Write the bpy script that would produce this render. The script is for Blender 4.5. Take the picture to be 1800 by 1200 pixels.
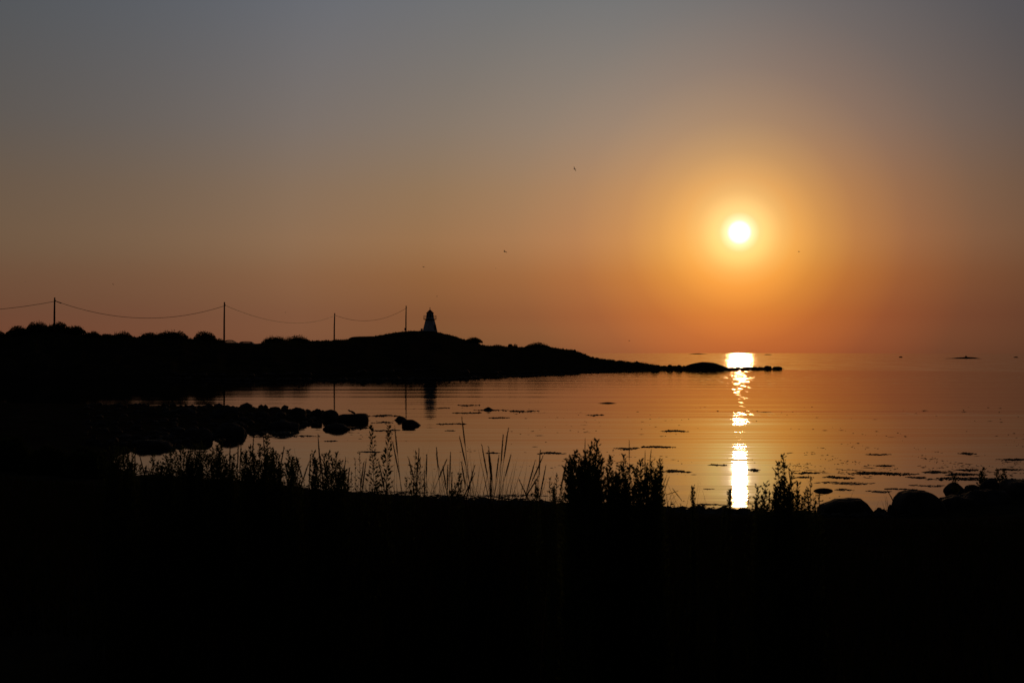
import bpy, bmesh, math, random
import numpy as np
from mathutils import Vector, Matrix, noise as mnoise

rnd = random.Random(7)
rng = np.random.default_rng(7)
sc = bpy.context.scene
for o in list(bpy.data.objects):
    bpy.data.objects.remove(o)
COL = sc.collection
EYE = 3.1                      # camera height above the water, metres
F = 2500.0                     # focal length in pixels of a 1800 px wide frame (50 mm lens)
CX, HZ = 900.0, 620.0

# ------------------------------------------------------------------ camera
cam_d = bpy.data.cameras.new('camera')
cam = bpy.data.objects.new('camera', cam_d)
COL.objects.link(cam)
cam.location = (0, 0, EYE)
cam.rotation_euler = (math.radians(90 + 0.458), 0, 0)
cam_d.lens = 50
cam_d.sensor_width = 36
cam_d.clip_start = 0.05
cam_d.clip_end = 40000
cam_d.dof.use_dof = True
cam_d.dof.focus_distance = 45
cam_d.dof.aperture_fstop = 9
sc.camera = cam

# ------------------------------------------------------------------ world: evening sky
SUN_V = Vector((1300 - CX, F, HZ - 408)).normalized()
SUN_EL = math.asin(SUN_V.z)
SUN_AZ = math.atan2(SUN_V.x, SUN_V.y)
world = bpy.data.worlds.new('World')
sc.world = world
world.use_nodes = True
NT = world.node_tree


class Nodes:
    """small wrapper for wiring node trees"""
    def __init__(self, tree):
        self.t = tree

    def new(self, kind, **kw):
        n = self.t.nodes.new(kind)
        for k, v in kw.items():
            setattr(n, k, v)
        return n

    def link(self, a, b):
        if isinstance(a, (int, float, tuple)):
            b.default_value = a
        else:
            self.t.links.new(a, b)

    def math(self, op, a, b=None, clamp=False):
        n = self.new('ShaderNodeMath', operation=op)
        n.use_clamp = clamp
        self.link(a, n.inputs[0])
        if b is not None:
            self.link(b, n.inputs[1])
        return n.outputs[0]

    def vmath(self, op, a, b=None, scale=None):
        n = self.new('ShaderNodeVectorMath', operation=op)
        self.link(a, n.inputs[0])
        if b is not None:
            self.link(b, n.inputs[1])
        if scale is not None:
            self.link(scale, n.inputs['Scale'])
        return n.outputs['Value'] if op in ('DOT_PRODUCT', 'LENGTH') else n.outputs[0]

    def ramp(self, fac, stops, lo, hi):
        m = self.new('ShaderNodeMapRange')
        self.link(fac, m.inputs[0])
        m.inputs[1].default_value = lo
        m.inputs[2].default_value = hi
        r = self.new('ShaderNodeValToRGB')
        self.link(m.outputs[0], r.inputs[0])
        e = r.color_ramp.elements
        stops = [((s[0] - lo) / (hi - lo), (*s[1:], 1)) if len(s) == 4 else ((s[0] - lo) / (hi - lo), (s[1],) * 3 + (1,)) for s in stops]
        e[0].position, e[0].color = stops[0]
        e[1].position, e[1].color = stops[-1]
        for p, c in stops[1:-1]:
            q = e.new(p)
            q.color = c
        return r.outputs[0]

    def noise(self, vec, scale, detail=2, rough=0.5, dist=0.0):
        n = self.new('ShaderNodeTexNoise')
        self.link(vec, n.inputs['Vector'])
        n.inputs['Scale'].default_value = scale
        n.inputs['Detail'].default_value = detail
        n.inputs['Roughness'].default_value = rough
        n.inputs['Distortion'].default_value = dist
        return n.outputs['Fac']


W = Nodes(NT)
bg = NT.nodes['Background']
sky = W.new('ShaderNodeTexSky', sky_type='NISHITA')
sky.sun_disc = False
sky.sun_elevation = SUN_EL
sky.sun_rotation = SUN_AZ
sky.air_density, sky.dust_density, sky.ozone_density = 1, 2, 3
tc = W.new('ShaderNodeTexCoord')
dirn = W.vmath('NORMALIZE', tc.outputs['Generated'])
sep = W.new('ShaderNodeSeparateXYZ')
W.link(dirn, sep.inputs[0])
elev = W.math('MULTIPLY', W.math('ARCSINE', sep.outputs[2]), 57.29578)
theta = W.math('MULTIPLY', W.math('ARCCOSINE', W.math('MINIMUM', W.vmath('DOT_PRODUCT', dirn, tuple(SUN_V)), 1.0)), 57.29578)
azim = W.math('MULTIPLY', W.math('ARCTAN2', sep.outputs[0], sep.outputs[1]), 57.29578)
# haze that tints and dims the clear sky, by height above the horizon and by compass bearing, with lens vignetting and extra dimming behind the camera painted in
SKY_A = [(0.0, 0.407, 0.3522, 0.3845), (1.5, 0.3833, 0.252, 0.2234), (3.0, 0.5187, 0.3245, 0.2197), (4.5, 0.6893, 0.4852, 0.3751), (6.5, 0.7534, 0.592, 0.495), (9.0, 0.780, 0.733, 0.775), (14.5, 0.822, 0.955, 1.165), (25, 0.72, 0.82, 0.85), (45, 0.45, 0.48, 0.38), (90, 0.4, 0.4, 0.27)]
SKY_D = [(-180, 0.28, 0.25, 0.22), (-60, 0.9, 0.85, 0.7), (-20.0, 1.441, 1.334, 1.051), (-8.0, 1.452, 1.416, 1.392), (4.0, 0.9676, 1.041, 1.131), (12.0, 0.7621, 0.759, 0.82), (20.0, 0.57, 0.57, 0.63), (60, 0.5, 0.5, 0.5), (180, 0.28, 0.25, 0.22)]
# bright haze round the sun (angle from the sun in degrees) and its tint by height
SKY_G = [(0.0, 0.75, 0.45, 0.18), (0.7, 0.6, 0.37, 0.13), (1.0, 0.54, 0.36, 0.10), (1.5, 0.52, 0.262, 0.056), (2.2, 0.45, 0.176, 0.018), (3.2, 0.29, 0.102, 0.0075), (4.5, 0.168, 0.045, 0.0048), (6.5, 0.074, 0.014, 0.0087), (9.0, 0.02885, 0.00859, 0.01243), (12.5, 0.01946, 0.01212, 0.01454), (18.0, 0.04706, 0.03283, 0.03292), (32.0, 0.06623, 0.03788, 0.03206), (60, 0.03, 0.02, 0.017), (180, 0.008, 0.006, 0.006)]
SKY_H = [(0.0, 2.05, 1.06, 0.78), (2.0, 1.47, 1.23, 0.96), (4.0, 1.212, 1.346, 1.201), (6.5, 0.9802, 1.061, 1.127), (9.0, 0.689, 0.8446, 1.069), (14.5, 0.5001, 0.675, 0.8861), (40, 0.4, 0.6, 0.9), (90, 0.4, 0.6, 0.9)]
DISC = [(0.0, 8, 7.4, 6), (0.28, 6, 5.4, 4.0), (0.38, 1.6, 1.3, 0.8), (0.50, 0.45, 0.33, 0.25), (0.8, 0.17, 0.08, 0.03), (1.7, 0, 0, 0)]
base = W.vmath('MULTIPLY', W.vmath('MULTIPLY', sky.outputs[0], W.ramp(elev, SKY_A, 0, 90)), W.ramp(azim, SKY_D, -180, 180))
near_sun = W.ramp(theta, [s for s in SKY_G if s[0] < 20], 0, 18)
glow = W.vmath('MULTIPLY', W.ramp(theta, SKY_G[-4:], 18, 180), W.ramp(elev, SKY_H, 0, 90))
glow2 = W.vmath('MULTIPLY', near_sun, W.ramp(elev, SKY_H, 0, 90))
gt = W.math('GREATER_THAN', theta, 18.0)
mixg = W.new('ShaderNodeMix', data_type='RGBA')
W.link(gt, mixg.inputs['Factor'])
W.link(glow2, mixg.inputs[6])
W.link(glow, mixg.inputs[7])
disc = W.ramp(theta, DISC, 0, 1.7)
tot = W.vmath('ADD', base, W.vmath('SCALE', W.vmath('ADD', mixg.outputs[2], disc), scale=50.0))
W.link(tot, bg.inputs[0])
bg.inputs[1].default_value = 0.05
world.cycles.sampling_method = 'MANUAL'
world.cycles.sample_map_resolution = 2048

# ------------------------------------------------------------------ sun lamp
sl = bpy.data.lights.new('sun', 'SUN')
sl.energy = 0.6
sl.angle = math.radians(0.53)
sl.color = (1.0, 0.52, 0.2)
so = bpy.data.objects.new('sun', sl)
COL.objects.link(so)
so.rotation_euler = SUN_V.to_track_quat('Z', 'Y').to_euler()
so.location = (0, 0, 50)

# ------------------------------------------------------------------ exposure
sc.view_settings.view_transform = 'Standard'
sc.view_settings.look = 'None'
sc.view_settings.exposure = -1.32
sc.view_settings.gamma = 1
sc.view_settings.use_curve_mapping = False
sc.render.engine = 'CYCLES'
sc.cycles.max_bounces = 6
sc.cycles.sample_clamp_indirect = 0
sc.cycles.use_denoising = True


# ------------------------------------------------------------------ helpers
def at(px, py, d):
    """the point seen at (px, py) of the 1800 x 1200 photograph, d metres out"""
    return Vector(((px - CX) * d / F, d, EYE - (py - HZ) * d / F))


def wl(px, py):
    """the point of the water surface seen at (px, py)"""
    d = EYE * F / (py - HZ)
    return Vector(((px - CX) * d / F, d, 0))


def vnoise(x, y, seed=0):
    """value noise on arrays, 0..1"""
    xi, yi = np.floor(x).astype(np.int64), np.floor(y).astype(np.int64)
    fx, fy = x - xi, y - yi
    fx, fy = fx * fx * (3 - 2 * fx), fy * fy * (3 - 2 * fy)

    def h(a, b):
        n = (a * 374761393 + b * 668265263 + seed * 974711) & 0x7fffffff
        n = ((n ^ (n >> 13)) * 1274126177) & 0x7fffffff
        return ((n ^ (n >> 16)) & 0xffff) / 65535.0
    return (h(xi, yi) * (1 - fx) + h(xi + 1, yi) * fx) * (1 - fy) + (h(xi, yi + 1) * (1 - fx) + h(xi + 1, yi + 1) * fx) * fy


def fbm(x, y, seed=0, oct=4):
    s, a = 0, 0.5
    for i in range(oct):
        s = s + a * (vnoise(x * 2 ** i, y * 2 ** i, seed + i) - 0.5)
        a *= 0.5
    return s


def link_mesh(name, verts, faces, mat, parent=None, smooth=False, loc=None):
    me = bpy.data.meshes.new(name)
    me.from_pydata([tuple(v) for v in verts], [], [tuple(f) for f in faces])
    me.update()
    if smooth:
        me.polygons.foreach_set('use_smooth', [True] * len(me.polygons))
    me.materials.append(mat)
    o = bpy.data.objects.new(name, me)
    COL.objects.link(o)
    if parent is not None:
        o.parent = parent
    if loc is not None:
        o.location = loc
    return o


def empty(name, loc, rz=0.0):
    o = bpy.data.objects.new(name, None)
    o.empty_display_size = 0.2
    o.location = loc
    o.rotation_euler = (0, 0, rz)
    COL.objects.link(o)
    return o


def tag(o, label=None, cat=None, group=None, kind=None):
    if label: o['label'] = label
    if cat: o['category'] = cat
    if group: o['group'] = group
    if kind: o['kind'] = kind
    return o


class MB:
    """collects tubes, boxes, lathes and leaves into ONE mesh"""
    def __init__(self):
        self.v, self.f = [], []

    def add(self, vs, fs):
        b = len(self.v)
        self.v += [tuple(p) for p in vs]
        self.f += [tuple(i + b for i in f) for f in fs]
        return self

    def box(self, c, s, rz=0.0, taper=1.0):
        x, y, z = s[0] / 2, s[1] / 2, s[2] / 2
        cs, sn = math.cos(rz), math.sin(rz)
        vs = []
        for dz, k in ((-z, 1.0), (z, taper)):
            for dx, dy in ((-x, -y), (x, -y), (x, y), (-x, y)):
                dx, dy = dx * k, dy * k
                vs.append((c[0] + dx * cs - dy * sn, c[1] + dx * sn + dy * cs, c[2] + dz))
        return self.add(vs, [(3, 2, 1, 0), (4, 5, 6, 7), (0, 1, 5, 4), (1, 2, 6, 5), (2, 3, 7, 6), (3, 0, 4, 7)])

    def tube(self, pts, rad, n=5, cap=True):
        pts = [Vector(p) for p in pts]
        if isinstance(rad, (int, float)):
            rad = [rad] * len(pts)
        vs, fs = [], []
        for i, p in enumerate(pts):
            t = (pts[min(i + 1, len(pts) - 1)] - pts[max(i - 1, 0)])
            if t.length < 1e-9:
                t = Vector((0, 0, 1))
            t.normalize()
            a = t.cross(Vector((0.31, 0.95, 0.0)) if abs(t.y) < 0.9 else Vector((1, 0, 0))).normalized()
            b = t.cross(a)
            for k in range(n):
                an = 2 * math.pi * k / n
                vs.append(p + (a * math.cos(an) + b * math.sin(an)) * rad[i])
        for i in range(len(pts) - 1):
            for k in range(n):
                fs.append((i * n + k, i * n + (k + 1) % n, (i + 1) * n + (k + 1) % n, (i + 1) * n + k))
        if cap:
            fs.append(tuple(range(n))[::-1])
            fs.append(tuple((len(pts) - 1) * n + k for k in range(n)))
        return self.add(vs, fs)

    def lathe(self, prof, n=8, c=(0, 0, 0), rot=0.0):
        """prof: (radius, z) from bottom to top"""
        vs, fs = [], []
        for r, z in prof:
            for k in range(n):
                an = 2 * math.pi * k / n + rot
                vs.append((c[0] + r * math.cos(an), c[1] + r * math.sin(an), c[2] + z))
        for i in range(len(prof) - 1):
            for k in range(n):
                fs.append((i * n + k, i * n + (k + 1) % n, (i + 1) * n + (k + 1) % n, (i + 1) * n + k))
        fs.append(tuple(range(n))[::-1])
        fs.append(tuple((len(prof) - 1) * n + k for k in range(n)))
        return self.add(vs, fs)

    def leaf(self, p, d, length, width, up=None):
        """a pointed, slightly folded leaf of four triangles"""
        d = d.normalized()
        s = d.cross(up if up is not None else Vector((rnd.uniform(-1, 1), rnd.uniform(-1, 1), rnd.uniform(-.6, 1))))
        if s.length < 1e-4:
            s = d.cross(Vector((1, 0.2, 0)))
        s.normalize()
        nrm = s.cross(d)
        m = p + d * length * 0.45
        vs = [p, m + s * width * .5 + nrm * width * .15, m, m - s * width * .5 + nrm * width * .15, p + d * length - nrm * length * .12]
        return self.add(vs, [(0, 1, 2), (0, 2, 3), (1, 4, 2), (2, 4, 3)])

    def build(self, name, mat, parent=None, smooth=False):
        return link_mesh(name, self.v, self.f, mat, parent, smooth)


# ------------------------------------------------------------------ materials
def material(name, c0, c1, scale=3.0, rough=0.8, bump=0.0, detail=4, spec=0.3, translucent=0.0):
    m = bpy.data.materials.new(name)
    m.use_nodes = True
    N = Nodes(m.node_tree)
    p = m.node_tree.nodes['Principled BSDF']
    tcn = N.new('ShaderNodeTexCoord')
    fac = N.noise(tcn.outputs['Object'], scale, detail, 0.6, 0.3)
    col = N.ramp(fac, [(0.3, *c0), (0.7, *c1)], 0, 1)
    N.link(col, p.inputs['Base Color'])
    p.inputs['Roughness'].default_value = rough
    p.inputs['Specular IOR Level'].default_value = spec
    if bump:
        b = N.new('ShaderNodeBump')
        b.inputs['Strength'].default_value = 0.7
        b.inputs['Distance'].default_value = bump
        N.link(N.noise(tcn.outputs['Object'], scale * 3, 5, 0.65), b.inputs['Height'])
        N.link(b.outputs[0], p.inputs['Normal'])
    if translucent:
        t = N.new('ShaderNodeBsdfTranslucent')
        N.link(N.vmath('MULTIPLY', col, (1.6, 1.5, 0.8)), t.inputs[0])
        mx = N.new('ShaderNodeMixShader')
        mx.inputs[0].default_value = translucent
        N.link(p.outputs[0], mx.inputs[1])
        N.link(t.outputs[0], mx.inputs[2])
        N.link(mx.outputs[0], m.node_tree.nodes['Material Output'].inputs[0])
    return m


M = {}
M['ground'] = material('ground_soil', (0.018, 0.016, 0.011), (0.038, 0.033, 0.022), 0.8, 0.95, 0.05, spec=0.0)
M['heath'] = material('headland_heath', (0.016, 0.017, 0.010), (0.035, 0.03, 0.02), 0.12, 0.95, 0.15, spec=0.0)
M['rock'] = material('granite', (0.025, 0.022, 0.02), (0.07, 0.06, 0.054), 2.5, 0.85, 0.04, spec=0.04)
M['seaweed'] = material('wet_seaweed', (0.012, 0.01, 0.006), (0.035, 0.026, 0.013), 6.0, 0.6, 0.0, spec=0.1)
M['leaf'] = material('weed_leaf', (0.03, 0.045, 0.018), (0.06, 0.075, 0.03), 12, 0.7, 0, spec=0.0, translucent=0.3)
M['stem'] = material('weed_stem', (0.05, 0.035, 0.02), (0.08, 0.055, 0.03), 20, 0.8, 0, spec=0.0)
M['straw'] = material('dry_straw', (0.12, 0.085, 0.04), (0.22, 0.15, 0.075), 15, 0.75, 0, spec=0.0, translucent=0.3)
M['blade'] = material('grass_blade', (0.014, 0.018, 0.008), (0.034, 0.031, 0.014), 3, 0.7, 0, spec=0.0, translucent=0.1)
M['bush'] = material('bush_leaf', (0.022, 0.034, 0.014), (0.05, 0.06, 0.025), 1.2, 0.8, 0, spec=0.0, translucent=0.15)
M['bark'] = material('bark', (0.03, 0.024, 0.018), (0.07, 0.055, 0.04), 8, 0.9, 0.01, spec=0.0)
M['pole'] = material('tarred_wood', (0.035, 0.027, 0.02), (0.08, 0.062, 0.045), 5, 0.85, 0.004, spec=0.05)
M['cable'] = material('black_cable', (0.015, 0.015, 0.015), (0.03, 0.03, 0.03), 5, 0.6)
M['porcelain'] = material('insulator', (0.05, 0.03, 0.02), (0.08, 0.045, 0.03), 5, 0.4, spec=0.5)
M['white'] = material('white_painted_boards', (0.36, 0.36, 0.36), (0.5, 0.5, 0.5), 1.2, 0.6)
M['redroof'] = material('red_painted_metal', (0.10, 0.018, 0.012), (0.16, 0.03, 0.02), 2, 0.55)
M['iron'] = material('dark_iron', (0.03, 0.03, 0.032), (0.06, 0.06, 0.06), 5, 0.6)
M['stone_base'] = material('plinth_stone', (0.12, 0.115, 0.11), (0.24, 0.23, 0.22), 2, 0.9, 0.02)
M['grey_paint'] = material('grey_metal', (0.18, 0.19, 0.2), (0.26, 0.27, 0.28), 3, 0.6)
M['car_dark'] = material('dark_car_paint', (0.02, 0.025, 0.035), (0.03, 0.035, 0.045), 1, 0.6, spec=0.05)
M['car_grey'] = material('grey_car_paint', (0.07, 0.07, 0.075), (0.09, 0.09, 0.095), 1, 0.6, spec=0.05)
M['rubber'] = material('tyre_rubber', (0.012, 0.012, 0.012), (0.02, 0.02, 0.02), 8, 0.85)
M['lamp_red'] = material('tail_lamp', (0.2, 0.01, 0.01), (0.3, 0.02, 0.02), 8, 0.3)
M['feather'] = material('gull_feather', (0.06, 0.06, 0.065), (0.3, 0.3, 0.3), 3, 0.8)
M['darkfeather'] = material('brown_feather', (0.05, 0.04, 0.035), (0.12, 0.1, 0.09), 9, 0.8)
gm = bpy.data.materials.new('window_glass')
gm.use_nodes = True
G_ = Nodes(gm.node_tree)
gt_ = G_.new('ShaderNodeBsdfTransparent')
gt_.inputs[0].default_value = (0.6, 0.65, 0.65, 1)
gg_ = G_.new('ShaderNodeBsdfGlossy')
gg_.inputs['Roughness'].default_value = 0.03
gx_ = G_.new('ShaderNodeMixShader')
lw_ = G_.new('ShaderNodeFresnel')
G_.link(lw_.outputs[0], gx_.inputs[0])
G_.link(gt_.outputs[0], gx_.inputs[1])
G_.link(gg_.outputs[0], gx_.inputs[2])
G_.link(gx_.outputs[0], gm.node_tree.nodes['Material Output'].inputs[0])
M['glass'] = gm
gd = gm.copy()
gd.name = 'tinted_glass'
for n_ in gd.node_tree.nodes:
    if n_.type == 'BSDF_TRANSPARENT':
        n_.inputs[0].default_value = (0.12, 0.12, 0.12, 1)
M['dark_glass'] = gd

# ------------------------------------------------------------------ water
wm = bpy.data.materials.new('sea_water')
wm.use_nodes = True
wt = wm.node_tree
for n in list(wt.nodes):
    wt.nodes.remove(n)
N = Nodes(wt)
geo = N.new('ShaderNodeNewGeometry')
pos = geo.outputs['Position']
sp = N.new('ShaderNodeSeparateXYZ')
N.link(pos, sp.inputs[0])
px_, py_ = sp.outputs[0], sp.outputs[1]


def wvec(kx, ky):
    return N.vmath('MULTIPLY', pos, (kx, ky, 0.0))


# breeze: calm bay, a breath of wind across its middle, rougher open sea beyond a line off the point
wob = N.math('MULTIPLY', N.math('SUBTRACT', N.noise(wvec(0.012, 0.05), 1.0, 3), 0.5), 14.0)
yy = N.math('ADD', py_, wob)
off = N.math('ADD', N.math('ADD', py_, N.math('MULTIPLY', px_, 0.82)), N.math('MULTIPLY', wob, 0.25))
shelter = N.ramp(px_, [(-60, 0.05), (-28, 0.08), (-10, 0.18), (2, 0.5), (12, 1.0), (60, 1.0)], -60, 60)
calm = N.ramp(yy, [(0, 0.0), (60, 0.0), (66, 0.34), (73, 0.34), (80, 0.03), (105, 0.05), (140, 0.3), (175, 0.5), (215, 0.3), (300, 0.3)], 0, 300)
sea = N.ramp(off, [(0, 0.0), (300, 0.0), (309, 1.0), (400, 1.0)], 0, 400)
gust = N.math('MAXIMUM', 0.15, N.math('ADD', -0.75, N.math('MULTIPLY', N.noise(wvec(0.22, 0.024), 1.0, 3, 0.7), 3.5)))
long_gust = N.math('ADD', 0.25, N.math('MULTIPLY', N.noise(wvec(0.06, 0.0013), 1.0, 4, 0.7), 1.2))
wind = N.math('MAXIMUM', N.math('MULTIPLY', calm, shelter), sea)
cats = N.math('MULTIPLY', N.ramp(N.noise(wvec(2.2, 0.16), 1.0, 2, 0.6), [(0.0, 0.0), (0.615, 0.0), (0.67, 1.0), (1.0, 1.0)], 0, 1), N.math('MULTIPLY', shelter, N.math('ADD', N.math('MULTIPLY', calm, 0.14), N.ramp(py_, [(0, 0.0), (62, 0.0), (70, 0.05), (200, 0.05)], 0, 200))))
rough = N.math('ADD', N.math('ADD', N.ramp(py_, [(0, 0.08), (29, 0.075), (34, 0.05), (100, 0.05)], 0, 100), cats), N.math('MULTIPLY', N.math('MULTIPLY', wind, N.math('MULTIPLY', gust, long_gust)), 0.085))
still = N.ramp(px_, [(-60, 0.08), (-28, 0.12), (-14, 0.6), (0, 1.0), (60, 1.0)], -60, 60)
h1 = N.math('MULTIPLY', N.noise(wvec(0.10, 0.85), 1.0, 1.5, 0.4), N.math('MULTIPLY', still, N.math('ADD', N.ramp(py_, [(0, 0.0092), (50, 0.0092), (70, 0.007), (200, 0.007)], 0, 200), N.math('MULTIPLY', wind, 0.016))))
h2 = N.math('MULTIPLY', N.noise(wvec(0.03, 0.16), 1.0, 2, 0.5), N.math('MULTIPLY', still, N.math('ADD', N.ramp(py_, [(0, 0.022), (54, 0.022), (72, 0.042), (200, 0.042)], 0, 200), N.math('MULTIPLY', wind, 0.14))))
h3 = N.math('MULTIPLY', N.noise(wvec(1.0, 3.2), 1.0, 1, 0.4), N.math('ADD', 0.0002, N.math('MULTIPLY', wind, 0.011)))
bmp = N.new('ShaderNodeBump')
bmp.inputs['Strength'].default_value = 1.0
bmp.inputs['Distance'].default_value = 1.0
h4 = N.math('MULTIPLY', N.noise(wvec(0.55, 0.03), 1.0, 3, 0.65), N.math('MULTIPLY', N.math('MULTIPLY', sea, long_gust), 0.11))
N.link(N.math('ADD', N.math('ADD', h1, h2), N.math('ADD', h3, h4)), bmp.inputs['Height'])
gl = N.new('ShaderNodeBsdfGlossy')
gl.distribution = 'BECKMANN'
N.link(rough, gl.inputs['Roughness'])
N.link(bmp.outputs[0], gl.inputs['Normal'])
df = N.new('ShaderNodeBsdfDiffuse')
df.inputs[0].default_value = (0.006, 0.012, 0.014, 1)
fr = N.new('ShaderNodeFresnel')
fr.inputs['IOR'].default_value = 1.34
N.link(bmp.outputs[0], fr.inputs['Normal'])
mx = N.new('ShaderNodeMixShader')
N.link(fr.outputs[0], mx.inputs[0])
N.link(df.outputs[0], mx.inputs[1])
N.link(gl.outputs[0], mx.inputs[2])
wo = N.new('ShaderNodeOutputMaterial')
N.link(mx.outputs[0], wo.inputs[0])
R_SEA = 15000
ring = [(0, 0, 0)] + [(R_SEA * math.cos(2 * math.pi * k / 128), R_SEA * math.sin(2 * math.pi * k / 128), 0) for k in range(128)]
water = link_mesh('water', ring, [(0, 1 + k, 1 + (k + 1) % 128) for k in range(128)], wm)
tag(water, 'calm sea and bay mirroring the orange evening sky', kind='structure')

# ------------------------------------------------------------------ near shore
SHORE_PX = [(2300, 830), (1800, 862), (1720, 868), (1660, 880), (1600, 893), (1560, 908), (1440, 907), (1300, 905), (1200, 899), (1080, 893), (960, 887), (800, 880), (620, 867),
            (450, 850), (360, 842), (290, 837), (240, 835), (215, 824), (203, 810), (212, 797), (250, 791), (300, 786), (350, 775), (400, 766), (430, 763), (500, 752), (552, 744), (574, 737),
            (560, 727), (545, 722.5), (500, 719.5), (440, 717.5), (360, 716.5), (250, 715), (200, 713), (120, 712), (0, 708), (-150, 700)]
poly = [wl(*p).xy for p in SHORE_PX]
poly = [Vector((110, 33)), ] + poly + [Vector((-89, 184)), Vector((-130, 215)), Vector((-260, 215)), Vector((-260, -60)), Vector((110, -60))]
PA = np.array([(p.x, p.y) for p in poly])


def shore_dist(x, y):
    """signed distance to the shoreline, positive on land"""
    x, y = np.asarray(x, float), np.asarray(y, float)
    best = np.full(x.shape, 1e9)
    inside = np.zeros(x.shape, bool)
    for i in range(len(PA)):
        ax, ay = PA[i]
        bx, by = PA[(i + 1) % len(PA)]
        dx, dy = bx - ax, by - ay
        t = np.clip(((x - ax) * dx + (y - ay) * dy) / (dx * dx + dy * dy + 1e-9), 0, 1)
        best = np.minimum(best, np.hypot(x - ax - t * dx, y - ay - t * dy))
        cr = (ay > y) != (by > y)
        with np.errstate(divide='ignore', invalid='ignore'):
            inside ^= cr & (x < (bx - ax) * (y - ay) / (by - ay + 1e-12) + ax)
    return np.where(inside, best, -best)


def ground_z(x, y):
    x, y = np.asarray(x, float), np.asarray(y, float)
    s = shore_dist(x, y) + 0.8 * fbm(x * 0.35, y * 0.35, 3)
    far = np.clip((y - 41) / 9, 0, 1)
    amp, fall = 1.4 * (1 - far) + 0.42 * far, 14 * (1 - far) + 4.5 * far
    z = amp * (1 - np.exp(-np.maximum(s, 0) / fall)) + 0.25 * np.minimum(s, 0)
    z = np.maximum(z, -1.2)
    k = np.clip(s / 6, 0, 1)
    return z + k * (0.16 * fbm(x * 0.25, y * 0.25, 11) + 0.05 * fbm(x * 1.3, y * 1.3, 12)) * (1 - 0.5 * far) + k * far * 0.16 * np.abs(fbm(x * 0.9, y * 0.9, 14))


def gz(x, y):
    return float(ground_z(np.array([x]), np.array([y]))[0])


gx = np.unique(np.concatenate([np.linspace(-260, -60, 60), np.arange(-60, 36, 0.6), np.linspace(36, 115, 40)]))
gy = np.unique(np.concatenate([np.linspace(-62, 0, 40), np.arange(0, 18, 0.5), np.arange(18, 90, 0.4), np.linspace(90, 216, 80)]))
X, Y = np.meshgrid(gx, gy)
Z = ground_z(X, Y)
nx, ny = len(gx), len(gy)
idx = np.arange(nx * ny).reshape(ny, nx)
q = np.stack([idx[:-1, :-1], idx[:-1, 1:], idx[1:, 1:], idx[1:, :-1]], -1).reshape(-1, 4)
zq = Z.reshape(-1)[q].max(1)
q = q[zq > -1.15]
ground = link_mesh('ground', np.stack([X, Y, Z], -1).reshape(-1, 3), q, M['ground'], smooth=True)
tag(ground, 'dark grassy shore in front and low spit closing the bay', kind='structure')

# ------------------------------------------------------------------ headland
# px, skyline py, ridge distance, waterline py
HEAD = [(-420, 600, 228, 657), (-300, 596, 232, 660), (-100, 592, 241, 662), (0, 589, 247, 663), (40, 584, 247, 663.5), (75, 579, 249, 664), (95, 578, 249, 664), (120, 581, 248, 664), (150, 589, 247, 664.5),
        (200, 592.5, 245, 665), (250, 593, 245, 665.5), (285, 591.5, 248, 666), (310, 592, 250, 666), (335, 595, 252, 666.5), (390, 600.3, 255, 667.5), (420, 604, 259, 668), (455, 603.5, 276, 668), (500, 599.5, 308, 668.5), (540, 599.5, 342, 668.5),
        (590, 598, 385, 669), (610, 596.5, 395, 669), (640, 594, 400, 668.5), (662, 590.5, 405, 668.3), (680, 586.5, 412, 668), (700, 583.5, 416, 668), (720, 581.8, 419, 667.5), (752, 581.8, 422, 667), (770, 583.6, 422, 667), (785, 587, 420, 666.5), (800, 591, 416, 666),
        (815, 596.5, 410, 665.5), (830, 600, 404, 665), (850, 607, 395, 664), (880, 608.5, 385, 663), (912, 610.3, 376, 661.5), (940, 609.5, 370, 660.5), (965, 610.5, 362, 659.5), (985, 613, 354, 658.5), (1005, 615.2, 345, 657.5), (1020, 620, 336, 656.7),
        (1035, 626.5, 320, 656), (1050, 631.2, 302, 655.5), (1075, 634.2, 280, 654.7), (1100, 637, 266, 654), (1130, 639.3, 261, 653.3), (1150, 643, 259, 652.8), (1170, 645, 258, 652.3), (1190, 644.5, 258, 652),
        (1280, 647.4, 262, 650.6), (1300, 646.5, 264, 650.2), (1340, 646.8, 266, 649.6), (1362, 648.4, 266, 649.3), (1378, 650.5, 266, 649.2)]
HA = np.array(HEAD, float)
us = np.unique(np.concatenate([np.arange(-420, 1378, 3.0), [1378]]))
sky_y = np.interp(us, HA[:, 0], HA[:, 1])
r_d = np.interp(us, HA[:, 0], HA[:, 2])
w_y = np.interp(us, HA[:, 0], HA[:, 3])
sky_y = sky_y + 0.9 * np.interp(us, us, vnoise(us * 0.11, us * 0, 21) - 0.5) + 0.5 * (vnoise(us * 0.3, us * 0, 22) - 0.5)
w_y = w_y + 0.5 * (vnoise(us * 0.08, us * 0, 23) - 0.5)
s_d = EYE * F / (w_y - HZ)
r_z = EYE - (sky_y - HZ) * r_d / F
r_d = np.maximum(r_d, s_d + 3)
rows = []
ts = [-0.35, -0.12, 0.0, 0.04, 0.09, 0.16, 0.25, 0.36, 0.48, 0.6, 0.72, 0.83, 0.92, 1.0]
for t in ts:
    d = s_d + (r_d - s_d) * t
    if t <= 0:
        z = np.full_like(us, 0.0) + t * 4.0
        d = s_d + t * 12
    else:
        z = r_z * (0.72 * t ** 0.6 + 0.28 * t ** 2)
        z = z - (1 - t) * t * 4 * 0.25 * np.abs(r_z) * (vnoise(us * 0.05, us * 0 + t * 9, 24) - 0.2)
        z = np.where(r_z > 0, z, z)
    rows.append(np.stack([(us - CX) * d / F, d, z], -1))
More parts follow.
